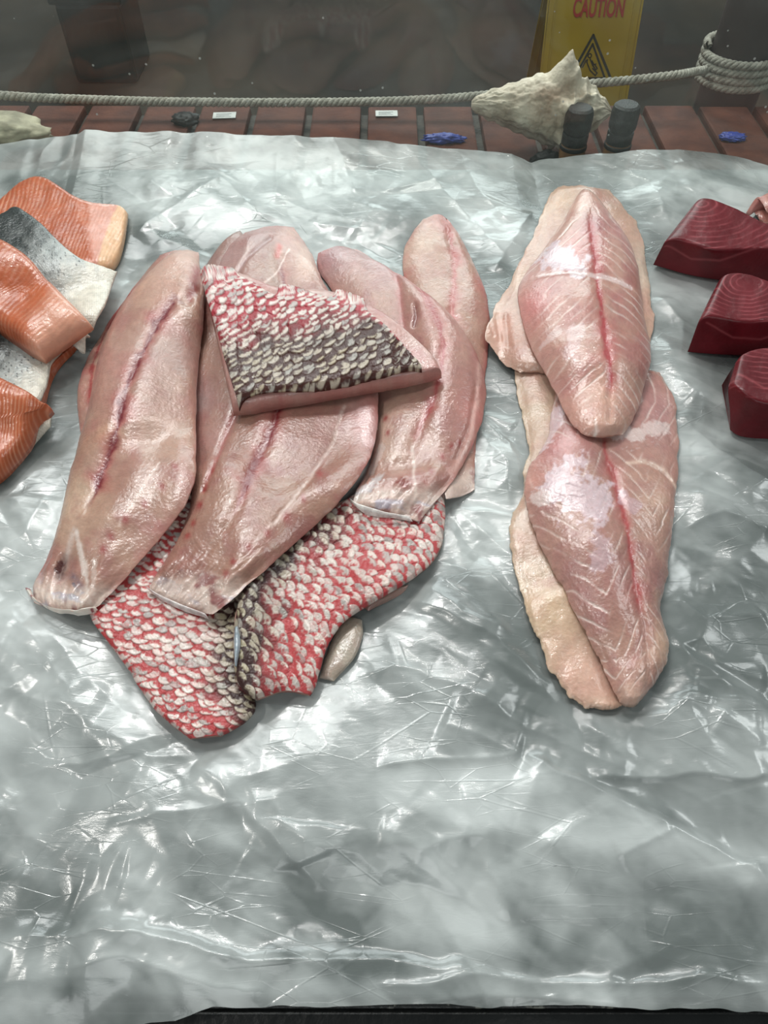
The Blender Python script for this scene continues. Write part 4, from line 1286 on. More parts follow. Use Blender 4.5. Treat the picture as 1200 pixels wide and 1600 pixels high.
def salmon_rel(ang, spacing, seed, bend=0.0):
    ca, sa = math.cos(R_(ang)), math.sin(R_(ang))

    def f(c):
        u = c.PX * ca + c.PY * sa
        w = -c.PX * sa + c.PY * ca
        s = u + bend * (w / 100) ** 2 * 30 + 6 * fbm(c.PX / 45, c.PY / 45, seed, 3)
        ph = s / spacing - np.floor(s / spacing)
        return -0.0002 * np.exp(-((ph - 0.5) / 0.2) ** 2) + 0.0012 * fbm(c.PX / 40, c.PY / 40, seed + 8, 3)
    return f


def skin_col(seed, d0, d1):
    """silver skin: dark and spotted towards the back, white towards the belly; d0, d1 photo points dark -> white"""
    d0 = np.array(d0, float)
    d1 = np.array(d1, float)
    ax = (d1 - d0) / np.dot(d1 - d0, d1 - d0)

    def f(c):
        t = (c.PX - d0[0]) * ax[0] + (c.PY - d0[1]) * ax[1]
        n = fbm(c.PX / 14, c.PY / 14, seed, 4)
        t2 = t + 0.14 * n
        col = mixc(lin('#2c312f') + 0 * c.U[..., None], lin('#a9adaa'), sstep(0.16, 0.62, t2))
        col = mixc(col, lin('#d8d2c4'), sstep(0.55, 0.95, t2))
        p = 4.2
        xi, yi = np.floor(c.PX / p), np.floor(c.PY / p)
        h = _hash(xi, yi, seed + 3)
        hx = _hash(xi, yi, seed + 4)
        hy = _hash(xi, yi, seed + 5)
        d = np.hypot(c.PX / p - xi - 0.3 - 0.4 * hx, c.PY / p - yi - 0.3 - 0.4 * hy)
        spot = (h > 0.55 + 0.5 * np.clip(t, 0, 1)) * sstep(0.42, 0.2, d)
        col = mixc(col, lin('#23272a'), spot * 0.85)
        sc_ = 0.5 + 0.5 * np.sin((c.PX + c.PY) * 1.1) * np.sin((c.PX - c.PY) * 1.1)
        col = col * (0.88 + 0.22 * sc_ * sstep(0.2, 0.6, t2))[..., None]
        return col, np.clip(0.32 + 0.1 * n, 0.2, 0.6)
    return f


def skin_rel(c):
    return 0.00022 * np.sin((c.PX + c.PY) * 1.1) * np.sin((c.PX - c.PY) * 1.1) + 0.001 * fbm(c.PX / 30, c.PY / 30, 6, 3)


SLAB = dict(a=9, b=3, ve=(0.0, 0.05), vb=2.5, ragged=0.8)


def b1(c, n):
    k = sstep(133, 142, c.PX + 8 * n - 0.12 * (c.PY - 330))
    k2 = sstep(182, 188, c.PX + 0.32 * (c.PY - 320) + 3 * n)
    return k * 0.9, k2 * 0.95


o, _ = lay('salmon_portion', ROWS['A1'], prof([0, 0.75, 0.9, 1], [0.016, 0.016, 0.009, 0.006]), salmon_col(-32, 9.5, 201, 0.6, b1), M_SALMON, salmon_rel(-32, 9.5, 201, 0.6), seed=41, lift=0.6, **SLAB)
tag(o, 'orange salmon portion with a wide pale pink belly strip, farthest back of the salmon', 'salmon portion', 'salmon portions')

r = root_for('salmon_skin_portion', 90, 420, 'salmon portion lying skin up, dark spotted skin turning white, behind the thick orange portion', 'salmon portion', 'salmon portions')
r.location.z = CZ + 0.01
lay('flesh', [[(x0 - 4, y0 + 4), (x1 - 4, y1 - 2)] for (x0, y0), (x1, y1) in ROWS['A2']], prof([0, 0.7, 1], [0.014, 0.014, 0.006]), salmon_col(-40, 9, 205), M_SALMON, parent=r, seed=42, lift=0.4, res=2.4, drape=(15, 12), **SLAB)
lay('skin', ROWS['A2'], 0.0025, skin_col(207, (10, 330), (165, 450)), M_SILVER, skin_rel, parent=r, seed=43, lift=0.5, drape=(5, 5), **SLAB)

r = root_for('salmon_skin_portion', 60, 560, 'salmon portion lying skin up, silver white with an orange rim, between two orange portions', 'salmon portion', 'salmon portions')
r.location.z = CZ + 0.01
A4b = [[(-110, 480), (-110, 655)], [(-20, 500), (-20, 668)], [(30, 514), (25, 668)], [(60, 520), (60, 662)], [(74, 525), (72, 632)], [(92, 525), (72, 606)], [(112, 528), (88, 572)], [(131, 530), (112, 552)]]
lay('flesh', A4b, prof([0, 0.6, 1], [0.014, 0.013, 0.006]), salmon_col(-60, 8, 209), M_SALMON, parent=r, seed=44, lift=0.3, res=1.8, **SLAB)
lay('skin', ROWS['A4'], 0.0025, skin_col(211, (-30, 520), (75, 600)), M_SILVER, skin_rel, parent=r, seed=45, lift=0.5, drape=(3, 3), **SLAB)


def b3(c, n):
    d = (c.PX - 66) * 0.80 + (c.PY - 553) * -0.2
    k = sstep(-10, 34, (c.PX * 0.86 + c.PY * 0.51) - (52 * 0.86 + 505 * 0.51) + 12 * n)
    return k * 0.75, k * 0.2


o, _ = lay('salmon_portion', ROWS['A3'], prof([0, 0.8, 1], [0.022, 0.021, 0.016]), salmon_col(-10, 12, 213, 0.5, b3), M_SALMON, salmon_rel(-10, 12, 213, 0.5), seed=46, lift=0.6, a=8, b=3, ve=(0, 0.08), vb=2.5, ragged=0.8, drape=(10, 9))
tag(o, 'thick orange salmon portion with a pale shiny corner, lying across the two skin-up pieces', 'salmon portion', 'salmon portions')

r = root_for('salmon_portion', 30, 670, 'orange salmon portion nearest the viewer, its pointed corner aimed at the snapper pile', 'salmon portion', 'salmon portions')
A5b = [[(x0 - 2, y0 + 4), (x1 - 1, y1 + 11)] for (x0, y0), (x1, y1) in ROWS['A5']]
lay('skin', A5b, 0.004, skin_col(217, (-200, 600), (-60, 640)), M_SILVER, skin_rel, a=8, b=3, ve=(0, 0.05), ragged=1.0, seed=47, parent=r, lift=0.2)
lay('flesh', ROWS['A5'], prof([0, 0.8, 1], [0.020, 0.017, 0.010]), salmon_col(62, 9, 219, -0.8, None, 0.04), M_SALMON, salmon_rel(62, 9, 219, -0.8), seed=48, lift=0.4, parent=r, a=7, b=3, ve=(0, 0.06), vb=2.5, ragged=0.8, drape=(6, 5))

# ------------------------------------------------------------------ tuna and the pink piece at the right
TUNA_TXT = {
    'T1': ('tuna_block', 'dark red tuna block with curved pale growth lines, farthest back of the three'),
    'T2': ('tuna_block', 'dark red tuna block in the middle of the column of three'),
    'T3': ('tuna_block', 'dark red tuna block nearest the viewer, its square end facing left'),
}


def tuna(key, Tz, centre, lines_k):
    rows = TUNA[key]
    ctl = []
    for bt, ft, fb in rows:
        xb, yb = at(*fb, 0.001)
        xt, yt = at(*ft, Tz)
        xk, yk = at(*bt, Tz)
        ctl.append([(xk, yk + 0.004, 0.001, bt[0], bt[1] + 14), (xk, yk, Tz, bt[0], bt[1]), (xt, yt, Tz, ft[0], ft[1]), (xb, yb, 0.001, fb[0], fb[1])])
    A = np.array(ctl)
    m = len(A)
    lv = np.concatenate([[0], np.cumsum(np.mean(np.linalg.norm(A[1:, :, :3] - A[:-1, :, :3], axis=2), 1))])
    lv /= lv[-1]
    nv, nu = 220, 200
    V = np.linspace(0, 1, nv)
    G = np.stack([[np.interp(V, lv, A[:, j, q]) for q in range(5)] for j in range(4)]).transpose(2, 0, 1)
    G = gsm(G, 0.45 * nv / (m - 1), 0)
    U = np.linspace(0, 1, nu)
    knots = np.array([0, 0.16, 0.66, 1.0])
    H = np.empty((nv, nu, 5))
    for i in range(3):
        mm = (U >= knots[i] - 1e-9) & (U <= knots[i + 1] + 1e-9)
        w = ((U[mm] - knots[i]) / (knots[i + 1] - knots[i]))[None, :, None]
        H[:, mm] = G[:, i:i + 1] * (1 - w) + G[:, i + 1:i + 2] * w
    H = gsm(H, 4.5, 1)
    X, Y, Z, PX, PY = [H[..., q] for q in range(5)]
    seed = 300 + int(key[1])
    # soften the left end: pull the first columns in
    endk = np.exp(-V * nv / 5.0)[:, None]
    Z = Z - endk * 0.006 * sstep(0.2, 1.0, Z / Tz)
    Z = np.maximum(Z + 0.0008 * fbm(PX / 30, PY / 30, seed, 3) * sstep(0.02, 0.1, U[None, :]) * sstep(0.02, 0.1, 1 - U[None, :]), 0.0006)
    n = fbm(PX / 30, PY / 30, seed + 1, 4)
    rad = np.hypot((PX - centre[0]) * 0.75, (PY - centre[1]) * 1.35) + 5 * fbm(PX / 40, PY / 40, seed + 2, 3)
    ph = rad / lines_k - np.floor(rad / lines_k)
    topm = sstep(0.5, 0.9, Z / Tz) * (U[None, :] < 0.68)
    ln = np.exp(-((ph - 0.5) / 0.12) ** 2) * np.clip(0.35 + 0.8 * fbm(PX / 26, PY / 26, seed + 3, 3), 0, 1)
    col = mixc(lin('#560c15') + 0 * n[..., None], lin('#68141e'), np.clip(0.5 + n, 0, 1))
    col = mixc(col, lin('#a8545a'), ln * topm * 0.75)
    dwn, _, _ = pdist(PX, PY, [(centre[0] - 60, centre[1] + 62), (centre[0] - 20, centre[1] + 85), (centre[0] + 25, centre[1] + 88), (centre[0] + 80, centre[1] + 70)])
    col = mixc(col, lin('#94454a'), 0.6 * np.exp(-(dwn / 1.8) ** 2))
    rg = np.clip(0.42 + 0.08 * n, 0.25, 0.6)
    cc = np.concatenate([np.clip(col, 0, 1), rg[..., None]], -1).reshape(-1, 4)
    verts = np.stack([X, Y, Z + CZ], -1).reshape(-1, 3)
    q = grid_faces(nv, nu, flip=False)
    cr = np.cross(verts[nu * 110 + 101] - verts[nu * 110 + 100], verts[nu * 111 + 100] - verts[nu * 110 + 100])
    if cr[2] < 0:
        q = q[:, ::-1]
    F = [q.ravel()]
    S_ = [np.full(len(q), 4)]
    # ends and underside
    e0 = np.arange(nu)
    e1 = (nv - 1) * nu + np.arange(nu)
    lft = np.arange(nv) * nu
    rgt = lft + nu - 1
    bottom = np.concatenate([lft, rgt[::-1]])
    F += [e0, e1[::-1], bottom]
    S_ += [[nu], [nu], [len(bottom)]]
    loc = (float(X.mean()), float(Y.mean()), CZ)
    nm, lab = TUNA_TXT[key]
    base = float(np.percentile(rsample(RELIEF, X, Y), 99)) + 0.0004
    verts[:, 2] += base + 0.0005
    o = np_mesh(nm, verts, np.concatenate(F), np.concatenate(S_), M_TUNA, None, cc, (loc[0], loc[1], CZ + base))
    tag(o, lab, 'tuna', 'tuna blocks')
    rsplat(X, Y, Z + base)
    return o


tuna('T1', 0.034, (1100, 318), 11.0)
tuna('T2', 0.036, (1165, 440), 8.0)
tuna('T3', 0.036, (1215, 520), 10.0)

r = root_for('tuna_skin_portion', 1200, 335, 'pink fish piece with a strip of black skin behind the farthest tuna block', 'fish portion')
lay('skin', ROWS['P2'], 0.012, lambda c: (lin('#15171a') + 0.02 * fbm(c.PX / 5, c.PY / 5, 3, 3)[..., None], 0.25 + 0 * c.U), M_SILVER, a=6, b=3, ve=(0.1, 0.0), seed=51, parent=r, lift=0.4, ragged=0.6)
lay('flesh', ROWS['P1'], 0.014, flesh_col(base='#cf8a84', pale='#dba79b', pink='#c0716f', seed=231, edge_amt=0.4, edge='#e0b8b0'), M_FLESH, flesh_relief(seed=231), a=5, b=2.5, ve=(0.1, 0.0), seed=52, parent=r, lift=0.6, ragged=0.8, drape=(4, 4))

# ------------------------------------------------------------------ behind the pane: ledge, floor, post
M_BRICK = mat_plain('worn_red_ledge_brick', '#4a281f', '#5e3527', scale=35, rough=0.75, bump=0.25, bscale=180, spec=0.25)
M_MORTAR = mat_plain('grey_mortar', '#36322d', '#47423b', scale=60, rough=0.8, bump=0.4)
M_FLOOR = mat_plain('dark_brown_paving', '#262420', '#473c31', scale=1.1, rough=0.8, bump=0.0, bscale=20, ramp=(0.38, 0.66), spec=0.2)

bm = bmesh.new()
bmesh.ops.create_grid(bm, x_segments=8, y_segments=8, size=4.0)
o = bm_obj('floor', bm, M_FLOOR, loc=None)
o.location = (0, 3.0, 0)
tag(o, None, None, None, 'structure')

LZ = -0.027        # ledge level against the counter top
Y0L, Y1L = 0.862, 1.043
root = empty('brick_ledge', (0, 0.92, 0))
tag(root, 'low wall topped with a row of worn red bricks, behind the glass pane', 'ledge')
bm = bmesh.new()
add_box(bm, (-0.9, Y0L, 0.0), (0.9, Y1L - 0.006, CZ + LZ - 0.010))
bm_obj('masonry', bm, M_MORTAR, root, loc=(0, 0.92, 0.4))
bm = bmesh.new()
random.seed(4)
for k in range(-9, 15):
    x0 = -0.323 + k * 0.0742
    h = random.uniform(-0.001, 0.001)
    add_box(bm, (x0 + 0.005, Y0L + 0.002, CZ + LZ - 0.06), (x0 + 0.0695, Y1L, CZ + LZ + h), 0.003)
bm_obj('brick_course', bm, M_BRICK, root, smooth=False, loc=(0, 0.92, CZ - 0.03))

# paper stickers on the bricks
M_PAPER = mat_plain('white_sticker_paper', '#c3c4c0', '#d8d9d5', scale=30, rough=0.6, bump=0.05)
M_PRINT = mat_plain('faded_sticker_print', '#6d7173', '#8b8f90', scale=300, rough=0.6, bump=0)
for (px, py, w, d, rz, lab) in ((351, 182, 0.030, 0.017, 0.06, 'small white printed sticker on the brick ledge, left of centre'),
                                (604, 179, 0.029, 0.016, 0.02, 'small white printed sticker on the brick ledge at the centre'),
                                (10, 184, 0.030, 0.015, -0.1, 'small white printed sticker on the brick ledge above the crusty shell')):
    x, y = at(px, py, LZ)
    x, y = float(x), float(y)
    bm = bmesh.new()
    add_box(bm, (-w / 2, -d / 2, 0), (w / 2, d / 2, 0.0006))
    o = bm_obj('paper_sticker', bm, M_PAPER)
    o.location = (x, y, CZ + LZ + 0.0012)
    o.rotation_euler = (0, 0, rz)
    tag(o, lab, 'sticker', 'stickers on the ledge')
    bm = bmesh.new()
    for q in range(3):
        add_box(bm, (-w * 0.36, -d * 0.28 + q * d * 0.22, 0.0006), (w * (0.30 - 0.1 * (q == 1)), -d * 0.28 + q * d * 0.22 + d * 0.07, 0.0008))
    bm_obj('print', bm, M_PRINT, o)

M_RUBBER = mat_plain('black_rubber', '#0f1111', '#1c1f1f', scale=50, rough=0.55, bump=0.4)
M_BLUE = mat_plain('blue_plastic', '#25358c', '#33479f', scale=60, rough=0.4, bump=0.3)


def blob(name, loc, size, mat, seed, label, cat, sub=4, amp=0.25, sc_=3.0):
    bm = bmesh.new()
    bmesh.ops.create_icosphere(bm, subdivisions=sub, radius=1.0)
    from mathutils import noise
    for v in bm.verts:
        n = noise.fractal(v.co * sc_ + Vector((seed, seed * 2, 0)), 0.8, 2.0, 4)
        c = v.co * (1 + amp * n)
        c.z = max(c.z, -0.55)
        v.co = Vector((c.x * size[0], c.y * size[1], (c.z + 0.55) * size[2]))
    o = bm_obj(name, bm, mat, smooth=True)
    o.location = loc
    tag(o, label, cat)
    return o


x, y = at(291, 192, LZ)
blob('rubber_scrap', (float(x), float(y), CZ + LZ), (0.017, 0.012, 0.008), M_RUBBER, 3, 'black lump lying on the brick ledge left of the middle sticker', 'rubber scrap')
x, y = at(694, 221, LZ)
blob('blue_plastic_scrap', (float(x), float(y), CZ + LZ), (0.024, 0.008, 0.006), M_BLUE, 5, 'blue scrap lying on the ledge beside the big white shell', 'plastic scrap', amp=0.35)
x, y = at(1136, 205, LZ)
blob('blue_plastic_scrap', (float(x), 0.95, CZ + LZ), (0.016, 0.010, 0.004), M_BLUE, 7, 'small blue scrap lying on the ledge under the roped post', 'plastic scrap', amp=0.35)

M_SHELL = mat_plain('chalky_shell', '#947f69', '#ddd2be', scale=30, rough=0.62, bump=0.9, bscale=90, ramp=(0.3, 0.6))
M_CRUST = mat_plain('crusty_grey_shell', '#86806b', '#bdb69c', scale=40, rough=0.75, bump=0.8, bscale=60)
x, y = at(10, 210, LZ)
blob('sea_shell', (float(x) - 0.008, 0.945, CZ + LZ - 0.001), (0.070, 0.030, 0.020), M_CRUST, 11, 'crusty grey shell on the ledge at the left edge, behind the glass', 'shell', amp=0.22, sc_=2.2)


# conch: whorls wound round a lying axis, a spike on the shoulder, knobbed spire at the right
def conch():
    xl, zl = at_depth(738, 186, 0.885)
    xr, zr = at_depth(962, 188, 0.885)
    L = float(xr - xl)
    na, nt_ = 190, 160
    a = np.linspace(0, 1, na)
    th = np.linspace(0, 2 * math.pi, nt_, endpoint=False)
    Aa, Th = np.meshgrid(a, th, indexing='ij')
    r = np.interp(a, [0, 0.04, 0.12, 0.25, 0.40, 0.54, 0.62, 0.68, 0.75, 0.82, 0.90, 0.96, 1.0],
                  [0.004, 0.009, 0.014, 0.021, 0.029, 0.035, 0.037, 0.034, 0.029, 0.023, 0.016, 0.009, 0.002])
    r = gsm(r[:, None], 4, 0)[:, 0]
    Rr = r[:, None] * np.ones_like(Th)
    # whorl steps on the spire
    sp = sstep(0.62, 0.68, Aa)
    Rr *= 1 + sp * 0.16 * np.abs(((Aa - 0.62) / 0.085 + Th / (2 * math.pi)) % 1.0 - 0.5) * 2 - sp * 0.08
    # knobs along the whorl
    Rr *= 1 + 0.14 * sp * np.clip(np.cos(9 * Th + 30 * Aa), 0, 1) ** 2
    # shoulder spikes
    for (a0, t0, h, wa, wt) in ((0.62, math.pi / 2 + 0.1, 0.023, 0.13, 0.6), (0.63, math.pi / 2 - 0.75, 0.012, 0.05, 0.25), (0.62, math.pi / 2 + 1.2, 0.014, 0.05, 0.3),
                                (0.63, -0.4, 0.012, 0.05, 0.3), (0.63, -1.4, 0.012, 0.05, 0.3), (0.63, 3.6, 0.012, 0.05, 0.3)):
        dt = np.angle(np.exp(1j * (Th - t0)))
        dd = np.sqrt(((Aa - a0) / wa) ** 2 + (dt / wt) ** 2)
        Rr += h * np.clip(1 - dd, 0, 1) ** 1.25
    # spiral cords and growth ridges
    Rr += 0.0006 * np.sin(60 * Aa) * (1 - sp) + 0.0022 * fbm(Aa * 16, np.cos(Th) * 3 + np.sin(Th) * 5, 77, 5, 0.6) + 0.0007 * fbm(Th * 5, Aa * 5, 78, 3) * np.sin(Th / 2) ** 2
    # aperture: a flattened lip facing the viewer and down
    dt = np.angle(np.exp(1j * (Th + 2.2)))
    Rr *= 1 - 0.22 * np.exp(-(dt / 0.35) ** 2) * sstep(0.08, 0.2, Aa) * (1 - sstep(0.5, 0.62, Aa))
    Xl = Aa * L
    Yl = Rr * np.cos(Th)
    Zl = Rr * np.sin(Th)
    tilt = R_(-3.0)
    xx = Xl * math.cos(tilt) - Zl * math.sin(tilt)
    zz = Xl * math.sin(tilt) + Zl * math.cos(tilt)
    zz = zz - zz.min()
    verts = np.stack([xx, Yl * 0.95, zz * 1.12], -1).reshape(-1, 3)
    F = []
    i = np.arange(na - 1)[:, None] * nt_
    j = np.arange(nt_)[None, :]
    q = np.stack([i + j, i + (j + 1) % nt_, i + nt_ + (j + 1) % nt_, i + nt_ + j], -1).reshape(-1, 4)
    F.append(q.ravel())
    F.append(np.arange(nt_)[::-1])
    F.append((na - 1) * nt_ + np.arange(nt_))
    o = np_mesh('conch_shell', verts, np.concatenate(F), np.concatenate([np.full(len(q), 4), [nt_], [nt_]]), M_SHELL)
    o.location = (float(xl) + 0.001, 0.914, CZ + LZ - 0.001)
    tag(o, 'large chalky white conch shell with a tall spike, before the yellow sign', 'shell')
    return o


conch()

# two stubby dark capped bottles right behind the pane
M_AMBER = mat_plain('dull_amber_bottle', '#7a5536', '#9a7046', scale=50, rough=0.4, bump=0.2)
M_CAP = mat_plain('scuffed_black_plastic', '#0e100f', '#2a2e2c', scale=120, rough=0.5, bump=0.4)


def lathe(bm, profile, seg=48):
    rings = []
    for (rr, z) in profile:
        rings.append([bm.verts.new((rr * math.cos(2 * math.pi * k / seg), rr * math.sin(2 * math.pi * k / seg), z)) for k in range(seg)])
    for a_, b_ in zip(rings[:-1], rings[1:]):
        for k in range(seg):
            bm.faces.new((a_[k], a_[(k + 1) % seg], b_[(k + 1) % seg], b_[k]))
    bm.faces.new(rings[0][::-1])
    bm.faces.new(rings[-1])


for (px, top, lab) in ((908, 167, 'stubby dark-capped amber bottle overlapping the white conch shell'),
                       (981, 162, 'stubby dark-capped amber bottle just clear of the conch shell, below the yellow sign')):
    Yb = 0.8720
    x, z = at_depth(px, top, Yb)
    H = float(z) - CZ - LZ
    t = empty('small_bottle', (float(x), Yb, CZ + LZ))
    tag(t, lab, 'bottle', 'dark bottles behind the glass')
    bm = bmesh.new()
    lathe(bm, [(0.0140, 0.0), (0.0152, 0.002), (0.0152, H * 0.36), (0.0144, H * 0.42), (0.0133, H * 0.46)])
    bm_obj('bottle_body', bm, M_AMBER, t, smooth=True)
    bm = bmesh.new()
    lathe(bm, [(0.0154, H * 0.36), (0.0158, H * 0.37), (0.0158, H * 0.41), (0.0154, H * 0.42)])
    bm_obj('wrap', bm, M_RUBBER, t, smooth=True)
    bm = bmesh.new()
    lathe(bm, [(0.0129, H * 0.43), (0.0147, H * 0.44), (0.0150, H * 0.58), (0.0147, H * 0.61), (0.0125, H * 0.615), (0.0125, H * 0.655), (0.0153, H * 0.66), (0.0158, H * 0.70), (0.0158, H * 0.90), (0.0144, H * 0.97), (0.0117, H), (0.0008, H)])
    bm_obj('cap', bm, M_CAP, t, smooth=False)
x, z = at_depth(862, 236, 0.868)
blob('rubber_scrap', (float(x) - 0.002, 0.8745, CZ + LZ), (0.020, 0.0085, 0.014), M_RUBBER, 17, 'black lump on the ledge below the conch shell, beside the bottles', 'rubber scrap', amp=0.2)

# post
M_POST = mat_plain('dark_stained_post', '#2c2423', '#3b2e2b', scale=14, rough=0.5, bump=0.3, bscale=60)
xp, zp = at_depth(1152, 105, 1.095)
xp = float(xp)
bm = bmesh.new()
lathe(bm, [(0.039, 0.0), (0.041, 0.01), (0.0405, 0.5), (0.040, 1.32), (0.038, 1.34), (0.02, 1.35)])
o = bm_obj('mooring_post', bm, M_POST, smooth=True)
o.location = (xp, 1.095, 0)
tag(o, 'dark round wooden post with rope wound round it, behind the ledge', 'post')

# rope: three strands twisted round a path
M_ROPE = mat_plain('weathered_grey_rope', '#8d8a7e', '#b5b2a6', scale=90, rough=0.8, bump=0.6, bscale=500)


def rope_mesh(name, path, rad, mat, parent=None, pitch=0.020, loc=(0, 0, 0)):
    P = np.array(path, float)
    L = np.concatenate([[0], np.cumsum(np.linalg.norm(P[1:] - P[:-1], axis=1))])
    n = int(L[-1] / 0.0016)
    s = np.linspace(0, L[-1], n)
    Q = np.stack([np.interp(s, L, P[:, k]) for k in range(3)], 1)
    Q = gsm(Q, 6, 0)
    T = np.gradient(Q, axis=0)
    T /= np.linalg.norm(T, axis=1)[:, None]
    up = np.array([0, 0, 1.0])
    N = np.cross(T, up)
    N /= np.linalg.norm(N, axis=1)[:, None]
    B = np.cross(N, T)
    verts, faces = [], []
    m = 10
    off = 0
    for st in range(3):
        ph = 2 * math.pi * (s / pitch + st / 3)
        c = Q + rad * 0.50 * (np.cos(ph)[:, None] * N + np.sin(ph)[:, None] * B)
        tt = np.gradient(c, axis=0)
        tt /= np.linalg.norm(tt, axis=1)[:, None]
        n2 = np.cross(tt, up)
        n2 /= np.linalg.norm(n2, axis=1)[:, None]
        b2 = np.cross(n2, tt)
        an = np.linspace(0, 2 * math.pi, m, endpoint=False)
        ring = c[:, None] + rad * 0.56 * (np.cos(an)[None, :, None] * n2[:, None] + np.sin(an)[None, :, None] * b2[:, None])
        verts.append(ring.reshape(-1, 3))
        i = np.arange(n - 1)[:, None] * m
        j = np.arange(m)[None, :]
        q = np.stack([i + j, i + (j + 1) % m, i + m + (j + 1) % m, i + m + j], -1).reshape(-1, 4) + off
        faces.append(q)
        off += n * m
    q = np.concatenate(faces)
    return np_mesh(name, np.concatenate(verts), q.ravel(), np.full(len(q), 4), mat, parent, None, loc)


RP = [(-120, 140), (-30, 147), (0, 149), (60, 153), (150, 156), (250, 159), (400, 160.5), (520, 160), (620, 158), (700, 154), (745, 150), (820, 142), (920, 131), (1000, 124), (1060, 117), (1106, 110)]
pth = []
for (px, py) in RP:
    x, z = at_depth(px, py, 1.005)
    pth.append((float(x), 1.005, float(z)))
root = empty('barrier_rope', (0, 1.0, CZ))
tag(root, 'weathered grey twisted rope strung behind the ledge and wound round the post', 'rope')
xe, ze = at_depth(1103, 109, 1.066)
pth[-1] = (float(xe), 1.066, float(ze))
rope_mesh('span', pth, 0.0052, M_ROPE, root, 0.021, (0, 1.0, CZ))
zt = float(at_depth(1150, 98, 1.05)[1])
hel = []
for k in range(0, 4 * 48 + 1):
    a_ = -2 * math.pi * k / 48 + math.pi
    hel.append((xp + 0.0490 * math.cos(a_), 1.095 + 0.0490 * math.sin(a_), zt + 0.004 - 0.0096 * k / 48))
rope_mesh('coil', hel, 0.0052, M_ROPE, root, 0.021, (0, 1.0, CZ))


# ------------------------------------------------------------------ yellow floor sign
M_YELLOW = mat_plain('yellow_sign_plastic', '#8d720c', '#9a8016', scale=6, rough=0.4, bump=0.05)
M_RED = mat_plain('red_print', '#8f1e16', '#9c281e', scale=60, rough=0.5, bump=0)
M_INK = mat_plain('black_print', '#1d1c10', '#29281a', scale=60, rough=0.5, bump=0)
YS0, YS1, HS = 2.52, 2.72, 0.66
xs, _ = at_depth(921, 75, 2.64)
xs = float(xs)
sroot = empty('caution_sign', (xs, YS0, 0))
tag(sroot, 'yellow plastic A-frame wet floor sign standing on the floor behind the ledge', 'sign')
tl = math.atan2(YS1 - YS0, HS)
lenp = math.hypot(YS1 - YS0, HS)


def panel(name, y0, sgn, y_top):
    bm = bmesh.new()
    wB, wT = 0.150, 0.142
    th = 0.012
    vs_ = []
    for (x, z) in ((-wB, 0), (wB, 0), (wT, lenp - 0.03), (wT - 0.03, lenp), (-wT + 0.03, lenp), (-wT, lenp - 0.03)):
        vs_.append((x, z))
    f = [bm.verts.new((x, 0, z)) for x, z in vs_]
    b = [bm.verts.new((x, th, z)) for x, z in vs_]
    bm.faces.new(f)
    bm.faces.new(b[::-1])
    for i in range(len(f)):
        k = (i + 1) % len(f)
        bm.faces.new((f[i], b[i], b[k], f[k]))
    # raised rim
    for (x0, z0, x1, z1) in ((-wB, 0.0, -wB + 0.004, lenp - 0.04), (wB - 0.006, 0.0, wB, lenp - 0.04)):
        add_box(bm, (min(x0, x1), -0.004, z0), (max(x0, x1), 0.0, z1))
    for sx in (-1, 1):
        xr = sx * (wB - 0.026)
        add_box(bm, (xr - 0.002, -0.003, 0.02), (xr + 0.002, 0.0, lenp - 0.05))
    bmesh.ops.rotate(bm, verts=bm.verts, cent=(0, 0, 0), matrix=Matrix.Rotation(sgn * -tl, 3, 'X'))
    o = bm_obj(name, bm, M_YELLOW, sroot)
    o.location = (0, y0, 0)
    return o


fp = panel('front_panel', 0.0, 1, 0)
panel('rear_panel', 2 * (YS1 - YS0) + 0.012, -1, 0)

RX = Matrix.Rotation(-tl, 3, 'X')
PN = RX @ Vector((0, 1, 0))
PU = RX @ Vector((0, 0, 1))
ORG = Vector((xs, YS0, 0))


def on_sign(px, py):
    a_ = (px - 600) / FPX
    b_ = (800 - py) / FPX
    d = Vector((a_, CP + b_ * SP, -SP + b_ * CP))
    o_ = Vector((0, 0, CZ + HC))
    t = (ORG - o_).dot(PN) / d.dot(PN)
    h = o_ + d * t - ORG
    return h.x, h.dot(PU)


def stroke(bm, pts, w, closed=False):
    P = [Vector(p) for p in pts]
    segs = list(zip(P, P[1:] + P[:1])) if closed else list(zip(P[:-1], P[1:]))
    for a_, b_ in segs:
        d = (b_ - a_).normalized()
        nrm = Vector((-d.y, d.x)) * w / 2
        e = d * w * 0.4
        q = [a_ - e + nrm, a_ - e - nrm, b_ + e - nrm, b_ + e + nrm]
        f = [bm.verts.new((p.x, -0.0012, p.y)) for p in q]
        g = [bm.verts.new((p.x, 0.0, p.y)) for p in q]
        bm.faces.new(f)
        bm.faces.new(g[::-1])
        for i in range(4):
            bm.faces.new((f[i], g[i], g[(i + 1) % 4], f[(i + 1) % 4]))


def sign_print(name, bm, mat):
    bmesh.ops.rotate(bm, verts=bm.verts, cent=(0, 0, 0), matrix=RX)
    return bm_obj(name, bm, mat, fp)


S = on_sign
bm = bmesh.new()
stroke(bm, [S(927, 55), S(956, 127), S(886, 128)], 0.0075, True)
stroke(bm, [S(926, 69), S(945, 122), S(897, 122)], 0.0060, True)
# slipping figure
hx, hz = S(921.5, 87)
stroke(bm, [(hx + 0.0055 * math.cos(2 * math.pi * k / 14), hz + 0.0055 * math.sin(2 * math.pi * k / 14)) for k in range(14)], 0.003, True)
for pl in ([(922, 92), (926, 102), (930, 108)], [(918, 93), (917, 97), (919, 103), (922, 110), (930, 118)], [(930, 118), (933, 114), (926, 107)], [(916, 94), (912, 101), (910, 105)],
           [(925, 95), (928, 101), (931, 100)], [(930, 102), (933, 107), (931, 109)]):
    stroke(bm, [S(*p) for p in pl], 0.0036)
sign_print('pictogram', bm, M_INK)

